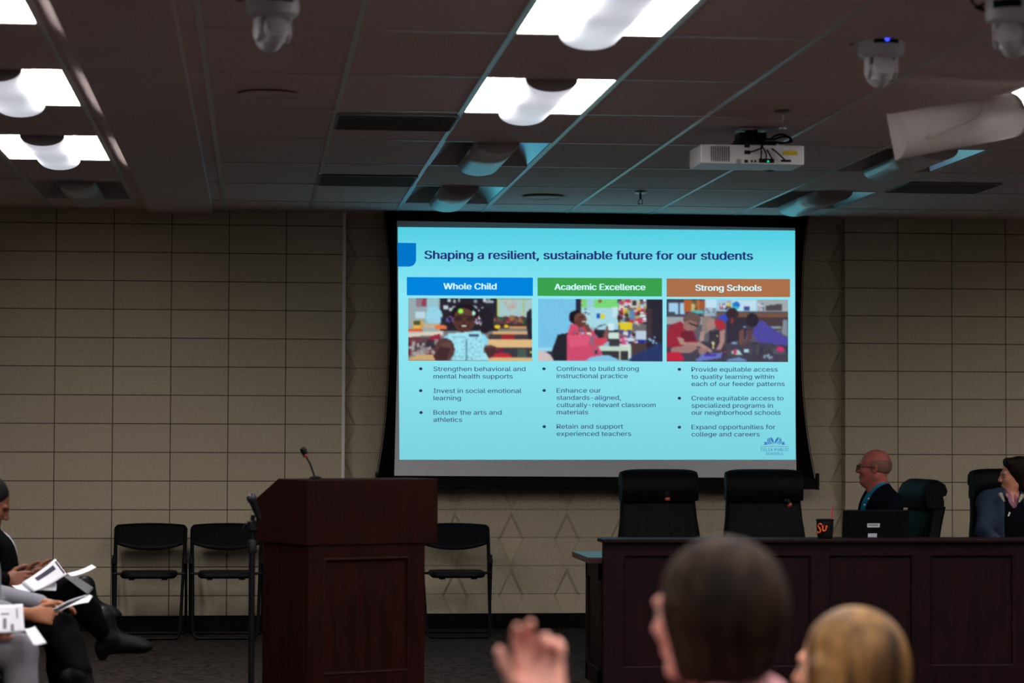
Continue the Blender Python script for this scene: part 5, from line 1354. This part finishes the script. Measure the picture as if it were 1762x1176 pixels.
# ================================================================== front row seated along the wall side, facing the desk
def sitter(name_label, J, head, fwd, skin, top, trousers, shoes, hair, top_name='jacket', hands=None, face=False, sleeve=(0.97, 0.97), shirt=None, watch=None):
    t = thing('person', name_label, 'person', (J['H'][0], J['H'][1], 0))
    J['H'][2] = 0.58; l0 = hip(J, 0.085)
    S = Flesh(0.006); R = frame(fwd, V3(0, 0, 1)); P = add_head(S, head, R, 0.98, J['N'], 0.05)
    torso(S, J, -0.012); arms(S, J); legs(S, J)
    for sd in 'LR':
        if hands and sd in hands: add_hand(S, J['W' + sd], *hands[sd])
    S.build('body', skin, t)
    if face: eyes(P, 0.98, t, m_dkeye)
    S = Flesh(0.006); S.ell(P(-0.026, 0, 0.045), V3(0.103, 0.090, 0.093), R, 0.02); S.ell(P(-0.05, 0, -0.02), V3(0.075, 0.085, 0.08), R, 0.03)
    S.ell(P(0.095, 0, -0.045), V3(0.085, 0.085, 0.095), R, 0.015, True); S.build('hair', hair, t)
    S = Flesh(0.007); Rt = torso(S, J, 0.012)
    for i, sd in enumerate('LR'):
        s_, e, w = J['S' + sd], J['E' + sd], J['W' + sd]; w2 = e + (w - e) * sleeve[i]
        S.cap(s_, e, 0.062, 0.053, 0.03); S.cap(e, w2, 0.053, 0.040, 0.02)
    S.cap(J['N'], J['N'] + V3(0, 0, 0.15), 0.056, 0.07, 0.008, True)
    F_, U_, N_, H_ = Rt[:, 0], Rt[:, 2], J['N'], J['H']
    if shirt: S.cap(N_ + F_ * 0.10 + U_ * 0.02, H_ + U_ * 0.10 + F_ * 0.17, 0.075, 0.07, 0.01, True)
    S.build(top_name, top, t)
    if shirt:
        S = Flesh(0.007); torso(S, J, 0.0); S.cap(N_, N_ + V3(0, 0, 0.15), 0.054, 0.07, 0.008, True); S.cap(N_ - U_ * .02, N_ + U_ * .03, 0.06, 0.06, 0.01); S.cap(N_, N_ + V3(0, 0, 0.15), 0.052, 0.07, 0.006, True); S.build('shirt', shirt, t)
    S = Flesh(0.007); legs(S, J, 0.014, 0.98); S.ell(J['H'], V3(0.12, 0.165, 0.085), Rt, 0.04); S.build('trousers', trousers, t)
    for sd in 'LR': shoe(J['A' + sd], J['T' + sd], shoes[0], 'boot' if shoes[0] == 'boot' else 'shoe', shoes[1], t)
    if watch is not None:
        w = J['W' + watch]; d = unit(J['W' + watch] - J['E' + watch]); q = MB(); q.tube([w - d * 0.03, w - d * 0.005], 0.036, 16); q.build('wristwatch', m_black, t, True, world=True)
    return t

blk = cloth('black_suit', (4, 4, 6)); wht = cloth('white_shirt', (196, 198, 206))
m_boot = mat('black_boot', (7, 7, 9), 0.5, spec=0.15, bump=0.2, bscale=80)
X = V3(1, 0, 0)
def floorfoot(J, sd, x, Y):
    J['A' + sd] = V3(x, Y, 0.10); J['T' + sd] = V3(x + 0.20, Y, 0.06)

# the reader in a black suit and white shirt, one boot in the air
J = dict(H=A(2, 1038, 12.25), N=A(-22, 920, 12.25), SR=A(-24, 938, 12.07), SL=A(-24, 938, 12.43), ER=A(-42, 1002, 11.98), WR=A(8, 999, 12.02), EL=A(-10, 992, 12.50), WL=A(38, 996, 12.36))
J['KR'] = A(122, 1019, 12.13); J['AR'] = A(186, 1096, 12.2); J['TR'] = A(255, 1100, 12.22); J['KL'] = A(112, 1050, 12.36); floorfoot(J, 'L', A(118, 1100, 12.38)[0], 12.38)
sitter('seated person in a black suit and white shirt reading, one black boot raised', J, A(-19, 868, 12.25), V3(1, 0, -0.45), skinm('brown_skin', (112, 66, 48)), blk, blk, ('boot', m_boot), hairm('black_hair', (12, 10, 10), (20, 17, 16)), shirt=wht,
       hands={'R': (V3(1, 0, 0.05), V3(0.2, 0.9, 0), V3(0, 0.3, 1), (0.35, 0.4, 0.45, 0.5), 0.95), 'L': (V3(1, -0.2, 0.1), V3(0, -0.9, 0.2), V3(0, 0, 1), (0.35, 0.4, 0.4, 0.4), 0.95)})
# neighbour further on, nearly hidden
J = dict(H=A(-25, 1026, 13.1), N=A(-60, 925, 13.1), SR=A(-60, 938, 12.93), SL=A(-60, 938, 13.27), ER=A(-55, 995, 12.88), WR=A(55, 992, 13.0), EL=A(-30, 990, 13.3), WL=A(70, 992, 13.1))
J['KR'] = A(92, 1036, 13.0); J['AR'] = A(152, 1040, 13.05); J['TR'] = A(204, 1046, 13.05); J['KL'] = A(90, 1045, 13.2); floorfoot(J, 'L', A(105, 1100, 13.2)[0], 13.2)
sitter('seated person almost hidden behind the black-suited reader, folded papers and boot tip showing', J, A(-62, 870, 13.1), V3(1, 0, -0.3), skinm('brown_skin', (112, 66, 48)), blk, blk, ('boot', m_boot), hairm('black_hair', (12, 10, 10), (20, 17, 16)),
       hands={'R': (V3(1, 0, 0.1), V3(0, 0.9, 0.2), V3(0, 0, 1), (0.4, 0.4, 0.4, 0.5), 0.95), 'L': (V3(1, -0.1, 0.1), V3(0, -0.9, 0.2), V3(0, 0, 1), (0.4, 0.4, 0.4, 0.5), 0.95)})
# neighbour in a grey sweater
J = dict(H=A(-42, 1066, 11.35), N=A(-56, 945, 11.35), SR=A(-58, 962, 11.17), SL=A(-50, 962, 11.53), ER=A(-45, 1042, 11.08), WR=A(52, 1058, 11.14), EL=A(-38, 1018, 11.55), WL=A(74, 1040, 11.34))
J['KR'] = A(106, 1084, 11.2); J['AR'] = A(140, 1158, 11.0); J['TR'] = A(176, 1196, 11.0); J['KL'] = A(104, 1090, 11.45); floorfoot(J, 'L', A(112, 1100, 11.45)[0], 11.45)
sitter('seated person in a pale grey sweater with a dark wristwatch, holding a small booklet', J, A(-66, 888, 11.35), V3(1, 0, -0.3), skinm('tan_skin', (140, 88, 60)), cloth('grey_sweater', (128, 128, 138)), cloth('charcoal_trousers', (6, 5, 8)), ('shoe', m_boot), hairm('black_hair', (12, 10, 10), (20, 17, 16)), top_name='sweater', watch='L', sleeve=(0.95, 0.55),
       hands={'R': (V3(0.95, 0.15, -0.1), V3(-0.1, 0.6, 0.7), V3(0, 0.5, 0.8), (0.35, 0.4, 0.45, 0.5), 1.0), 'L': (V3(1, -0.25, 0.0), V3(0, -0.3, -0.9), V3(0.1, -0.9, 0.2), (0.25, 0.3, 0.35, 0.4), 1.0)})
# nearest of the row, light grey clothes
J = dict(H=A(-125, 1106, 10.1), N=A(-140, 970, 10.1), SR=A(-140, 985, 9.92), SL=A(-140, 985, 10.28), ER=A(-120, 1075, 9.85), WR=A(-32, 1088, 9.95), EL=A(-110, 1070, 10.33), WL=A(-36, 1080, 10.2))
J['KR'] = A(34, 1122, 10.05); J['AR'] = A(46, 1290, 10.0); J['KL'] = A(30, 1126, 10.25); floorfoot(J, 'R', J['KR'][0] + 0.03, 10.0); floorfoot(J, 'L', J['KL'][0] + 0.03, 10.25)
sitter('seated person in light grey trousers with papers on the lap, cut by the photo corner', J, A(-150, 905, 10.1), V3(1, 0, -0.3), skinm('fair_skin', (196, 132, 106)), cloth('light_grey_wool', (112, 110, 118)), cloth('light_grey_trousers', (112, 110, 118)), ('shoe', m_boot), hairm('dark_brown_hair', (14, 9, 7), (26, 17, 13)), top_name='cardigan',
       hands={'R': (V3(1, 0, 0.1), V3(0, 0.9, 0.2), V3(0, 0, 1), (0.3, 0.4, 0.4, 0.5), 0.95), 'L': (V3(1, -0.1, 0.1), V3(0, -0.9, 0.2), V3(0, 0, 1), (0.4, 0.4, 0.4, 0.5), 0.95)})

# their papers
m_paper = mat('white_paper', (240, 240, 250), 0.7); m_ink = mat('dark_print', (50, 46, 66), 0.7); m_ink2 = mat('grey_print', (120, 118, 132), 0.7); m_greyp = mat('grey_folder', (88, 88, 92), 0.7)
def sheet(name, lab, cat, quads, prints, m_=None, group=None):
    c = sum((Vector(A(*p)) for p in quads[0]), Vector()) / 4
    t = thing(name, lab, cat, c, 0, group)
    for q4 in quads:
        p = [Vector(A(*v)) for v in q4]
        n = (p[1] - p[0]).cross(p[3] - p[0]).normalized()
        q = MB()
        def fn(u, v, p=p, n=n): return (p[0] * (1 - u) + p[1] * u) * (1 - v) + (p[3] * (1 - u) + p[2] * u) * v + n * 0.008 * math.sin(PI * u)
        q.grid(fn, 10, 10); pg = q.build('page', m_ or m_paper, t, smooth='all', world=True, solid=0.002)
    p = [Vector(A(*v)) for v in quads[0]]; n = (p[1] - p[0]).cross(p[3] - p[0]).normalized()
    if n.y > 0: n = -n
    n0 = (p[1] - p[0]).cross(p[3] - p[0]).normalized()
    for (u0, v0, u1, v1), mk in prints:
        q = MB(); q.grid(lambda u, v: (lambda uu, vv: (p[0] * (1 - uu) + p[1] * uu) * (1 - vv) + (p[3] * (1 - uu) + p[2] * uu) * vv + n0 * 0.008 * math.sin(PI * uu) + n * 0.0022)(u0 + (u1 - u0) * u, v0 + (v1 - v0) * v), 6, 2)
        q.build('print', mk, t, world=True)
    return t
sheet('paper_booklet', 'white booklet with a dark heading strip, held by the reader in the black suit', 'booklet',
      [[(38, 1003, 11.98), (95, 962, 12.02), (115, 989, 11.96), (58, 1019, 11.93)], [(56, 1016, 11.99), (88, 1000, 12.02), (97, 1004, 12.0), (96, 1017, 11.97)], [(20, 1008, 11.97), (42, 1003, 11.99), (62, 1016, 11.95), (34, 1018, 11.94)]],
      [((0.30, 0.20, 0.86, 0.46), m_ink), ((0.94, 0.12, 0.985, 0.9), m_ink)])
sheet('folded_papers', 'white papers folded into a roll, sticking out behind the booklet of the reader', 'papers', [[(115, 987, 12.95), (158, 972, 13.0), (166, 977, 12.98), (122, 993, 12.92)]], [])
sheet('grey_folder', 'grey paper folder on the raised knee of the reader in the black suit', 'folder', [[(104, 988, 12.05), (130, 992, 12.1), (161, 1012, 12.1), (152, 1024, 12.02)]], [], m_greyp)
sheet('small_booklet', 'narrow white booklet in the hands of the person in the grey sweater', 'booklet', [[(90, 1050, 11.10), (148, 1025, 11.18), (158, 1028, 11.26), (103, 1054, 11.18)], [(98, 1054, 11.06), (152, 1037, 11.10), (159, 1027, 11.24), (150, 1028, 11.22)]], [((0.1, 0.3, 0.5, 0.6), m_ink2)])
sheet('printed_sheet', 'upright white sheet with printed blocks on the lap at the photo edge', 'paper', [[(-20, 1041, 9.95), (39, 1040, 9.95), (42, 1087, 9.9), (-22, 1090, 9.9)]],
      [((0.42, 0.48, 0.52, 0.86), m_ink2), ((0.63, 0.70, 0.72, 0.95), m_ink2), ((0.80, 0.15, 0.84, 0.5), m_ink2), ((0.36, 0.3, 0.6, 0.36), m_ink2)])
sheet('loose_paper', 'crumpled white paper hanging over the grey knee at the photo corner', 'paper', [[(42, 1083, 9.9), (60, 1079, 9.95), (80, 1107, 9.92), (58, 1111, 9.88)]], [])

for i, (x, y, lab) in enumerate(((A(2, 1045, 12.25)[0] - 0.08, 12.25, 'black folding chair under the reader in the black suit'), (A(-25, 1040, 13.1)[0] - 0.10, 13.1, 'black folding chair under the half hidden person behind the reader'),
                                 (A(-42, 1075, 11.33)[0] - 0.05, 11.35, 'black folding chair under the person in the grey sweater'), (A(-125, 1120, 10.1)[0] - 0.05, 10.1, 'black folding chair under the person in light grey trousers'))):
    dup(fc, (x, y, 0), PI / 2, lab, 'black folding chairs of the front row')

# ================================================================== the two women close to the camera
def brunette():
    Y0 = 4.30
    c = A(1222, 1058, Y0); fw = unit(V3(-0.72, 0.69, -0.02)); lf = V3(-0.69, -0.72, 0)
    J = dict(N=A(1243, 1238, Y0 + 0.0), H=A(1262, 1500, Y0)); J['H'] = J['N'] + V3(0.0, 0.22, 0); J['H'][2] = 0.57
    J['SL'] = J['N'] + lf * 0.165 + V3(0, 0, -0.05); J['SR'] = J['N'] - lf * 0.165 + V3(0, 0, -0.05)
    J['WL'] = A(944, 1218, 4.12); J['EL'] = A(1070, 1262, 4.17); J['ER'] = J['SR'] + fw * 0.12 + V3(0, 0, -0.24); J['WR'] = J['ER'] + fw * 0.22 + lf * 0.08
    l0 = hip(J)
    for sd in 'LR':
        J['K' + sd] = J['H' + sd] + unit(V3(-0.35, 0.93, 0)) * 0.42; J['A' + sd] = J['K' + sd].copy(); J['A' + sd][2] = 0.1
    t = thing('person', 'woman with short brown bob gesturing with one hand, seen from behind close to the camera', 'person', (J['H'][0], J['H'][1], 0))
    R = frame(fw, V3(0, 0, 1)); S = Flesh(0.004)
    P = add_head(S, c, R, 1.0, J['N'], 0.05)
    torso(S, J, -0.012); arms(S, J); legs(S, J)
    add_hand(S, J['WL'], V3(-0.20, 0.12, 0.97), V3(0.1, -0.95, 0.1), V3(-0.95, -0.1, -0.1), (0.34, 0.42, 0.70, 0.85), 0.97, 0.32, 0.12)
    add_hand(S, J['WR'], fw, V3(0, 0, -1), lf, (0.3, 0.3, 0.3, 0.4))
    S.build('body', skinm('rosy_skin', (240, 170, 154)), t); eyes(P, 1.0, t, m_dkeye)
    S = Flesh(0.004)
    S.ell(P(-0.030, 0, 0.038), V3(0.112, 0.104, 0.100), R, 0.02); S.ell(P(-0.040, 0, -0.012), V3(0.098, 0.107, 0.085), R, 0.04)
    S.cap(P(-0.03, -0.054, -0.07), P(-0.03, 0.054, -0.07), 0.042, None, 0.03); S.cap(P(-0.070, -0.02, -0.075), P(-0.070, 0.02, -0.075), 0.04, None, 0.03)
    for y in (-1, 1): S.cap(P(0.012, y * 0.078, 0.01), P(0.000, y * (0.076 if y > 0 else 0.062), -0.095), 0.026, 0.018, 0.03)
    S.ell(P(0.102, 0, -0.05), V3(0.084, 0.098, 0.118), R, 0.012, True)
    S.build('hair', hairm('brown_hair', (20, 11, 8), (46, 30, 22)), t)
    S = Flesh(0.006); Rt = torso(S, J, 0.014); arms(S, J, 0.014, 0.72)
    for s_ in (-1, 1): S.cap(J['N'] + Rt[:, 2] * 0.0 + lf * s_ * 0.06 - fw * 0.03, J['N'] + lf * s_ * 0.14 - V3(0, 0, 0.03), 0.062, 0.055, 0.03)
    S.cap(J['N'] - fw * 0.045 - lf * 0.05 + V3(0, 0, 0.035), J['N'] - fw * 0.02 - lf * 0.10 + V3(0, 0, 0.02), 0.042, 0.05, 0.03)
    S.cap(J['N'], J['N'] + V3(0, 0, 0.16), 0.053, 0.062, 0.008, True)
    S.build('blouse', cloth('pale_pink_blouse', (222, 160, 165)), t)
    S = Flesh(0.007); S.cap(J['N'] + fw * 0.05 + V3(0, 0, -0.005), J['N'] + fw * 0.08 - V3(0, 0, 0.12), 0.065, 0.08, 0.03); S.cap(J['N'] + lf * 0.05 + fw * 0.03 + V3(0, 0, 0.0), J['N'] - lf * 0.03 + fw * 0.06, 0.055, None, 0.03); S.cap(J['N'], J['N'] + V3(0, 0, 0.16), 0.054, 0.064, 0.008, True)
    S.build('scarf', cloth('navy_scarf', (20, 22, 36)), t)
    S = Flesh(0.008); legs(S, J, 0.014, 0.97); S.ell(J['H'], V3(0.12, 0.165, 0.085), Rt, 0.04); S.build('trousers', cloth('dark_trousers', (6, 6, 8)), t)
    for sd in 'LR': shoe(J['A' + sd], J['A' + sd] + unit(V3(-0.35, 0.93, 0)) * 0.2 + V3(0, 0, -0.03), 'shoe', 'shoe', m_black, t)
    return J['H']
hb = brunette()
def blonde():
    Y0 = 5.1
    c = A(1453, 1152, Y0); fw = unit(V3(-0.80, 0.60, 0.0)); lf = V3(-0.60, -0.80, 0)
    J = dict(N=A(1466, 1314, Y0)); J['H'] = J['N'] + V3(0.0, 0.06, 0); J['H'][2] = 0.57
    J['SL'] = J['N'] + lf * 0.155 + V3(0, 0, -0.05); J['SR'] = J['N'] - lf * 0.155 + V3(0, 0, -0.05)
    for sd, s_ in (('L', 1), ('R', -1)):
        J['E' + sd] = J['S' + sd] + fw * 0.16 + V3(0, 0, -0.09); J['W' + sd] = J['E' + sd] + fw * 0.18 - lf * s_ * 0.05 + V3(0, 0, 0.03)
    l0 = hip(J)
    for sd in 'LR':
        J['K' + sd] = J['H' + sd] + unit(V3(-0.2, 0.98, 0)) * 0.40; J['A' + sd] = J['K' + sd].copy(); J['A' + sd][2] = 0.1
    t = thing('person', 'person with long blonde hair seen from behind, head low before the desk', 'person', (J['H'][0], J['H'][1], 0))
    R = frame(fw, V3(0, 0, 1)); S = Flesh(0.0045)
    P = add_head(S, c, R, 0.97, J['N'], 0.045); torso(S, J, -0.012, 0.95); arms(S, J); legs(S, J)
    for sd, s_ in (('L', -1), ('R', 1)): add_hand(S, J['W' + sd], fw, V3(0, 0, -1), lf * s_, (0.3, 0.3, 0.3, 0.4), 0.95)
    S.build('body', skinm('peach_skin', (232, 166, 136)), t); eyes(P, 0.97, t, m_dkeye)
    S = Flesh(0.004)
    S.ell(P(-0.026, 0, 0.040), V3(0.106, 0.094, 0.094), R, 0.02); S.ell(P(-0.040, 0, -0.02), V3(0.100, 0.100, 0.10), R, 0.04)
    for y, x0, x1 in ((-0.07, -0.02, -0.05), (-0.035, -0.075, -0.105), (0, -0.085, -0.115), (0.035, -0.075, -0.105), (0.07, -0.02, -0.05), (0.082, 0.012, 0.005), (-0.082, 0.012, 0.005)):
        S.chain([P(x0, y, 0.0), P(x0 - 0.015, y * 1.15, -0.10), P(x1, y * 1.15, -0.20), P(x1, y * 1.05, -0.30)], [0.036, 0.034, 0.030, 0.022], 0.012)
    S.ell(P(0.115, 0, -0.045), V3(0.082, 0.080, 0.13), R, 0.015, True); S.cap(P(0.06, 0, -0.12), P(0.06, 0, -0.32), 0.055, None, 0.015, True)
    hm = mat('blonde_hair', (58, 36, 17), 0.5, spec=0.2, rgb2=(132, 95, 52), var=0.3, vscale=18, stretch=(1, 1, 0.16), bump=0.6, bscale=110)
    S.build('hair', hm, t)
    S = Flesh(0.007); Rt = torso(S, J, 0.012); arms(S, J, 0.014, 0.9); S.cap(J['N'], J['N'] + V3(0, 0, 0.16), 0.05, 0.06, 0.008, True); S.build('top', cloth('dark_top', (34, 30, 40)), t)
    S = Flesh(0.008); legs(S, J, 0.014, 0.97); S.ell(J['H'], V3(0.12, 0.165, 0.085), Rt, 0.04); S.build('trousers', cloth('dark_trousers', (6, 6, 8)), t)
    for sd in 'LR': shoe(J['A' + sd], J['A' + sd] + unit(V3(-0.2, 0.98, 0)) * 0.19 + V3(0, 0, -0.03), 'shoe', 'shoe', m_black, t)
    return J['H']
hl = blonde()
for p, lab in ((hb, 'black folding chair under the woman with the brown bob'), (hl, 'black folding chair under the person with long blonde hair')):
    dup(fc, (p[0], p[1] - (0.22 if p is hb else 0.11), 0), PI + 0.12, lab, 'black folding chairs close to the camera')
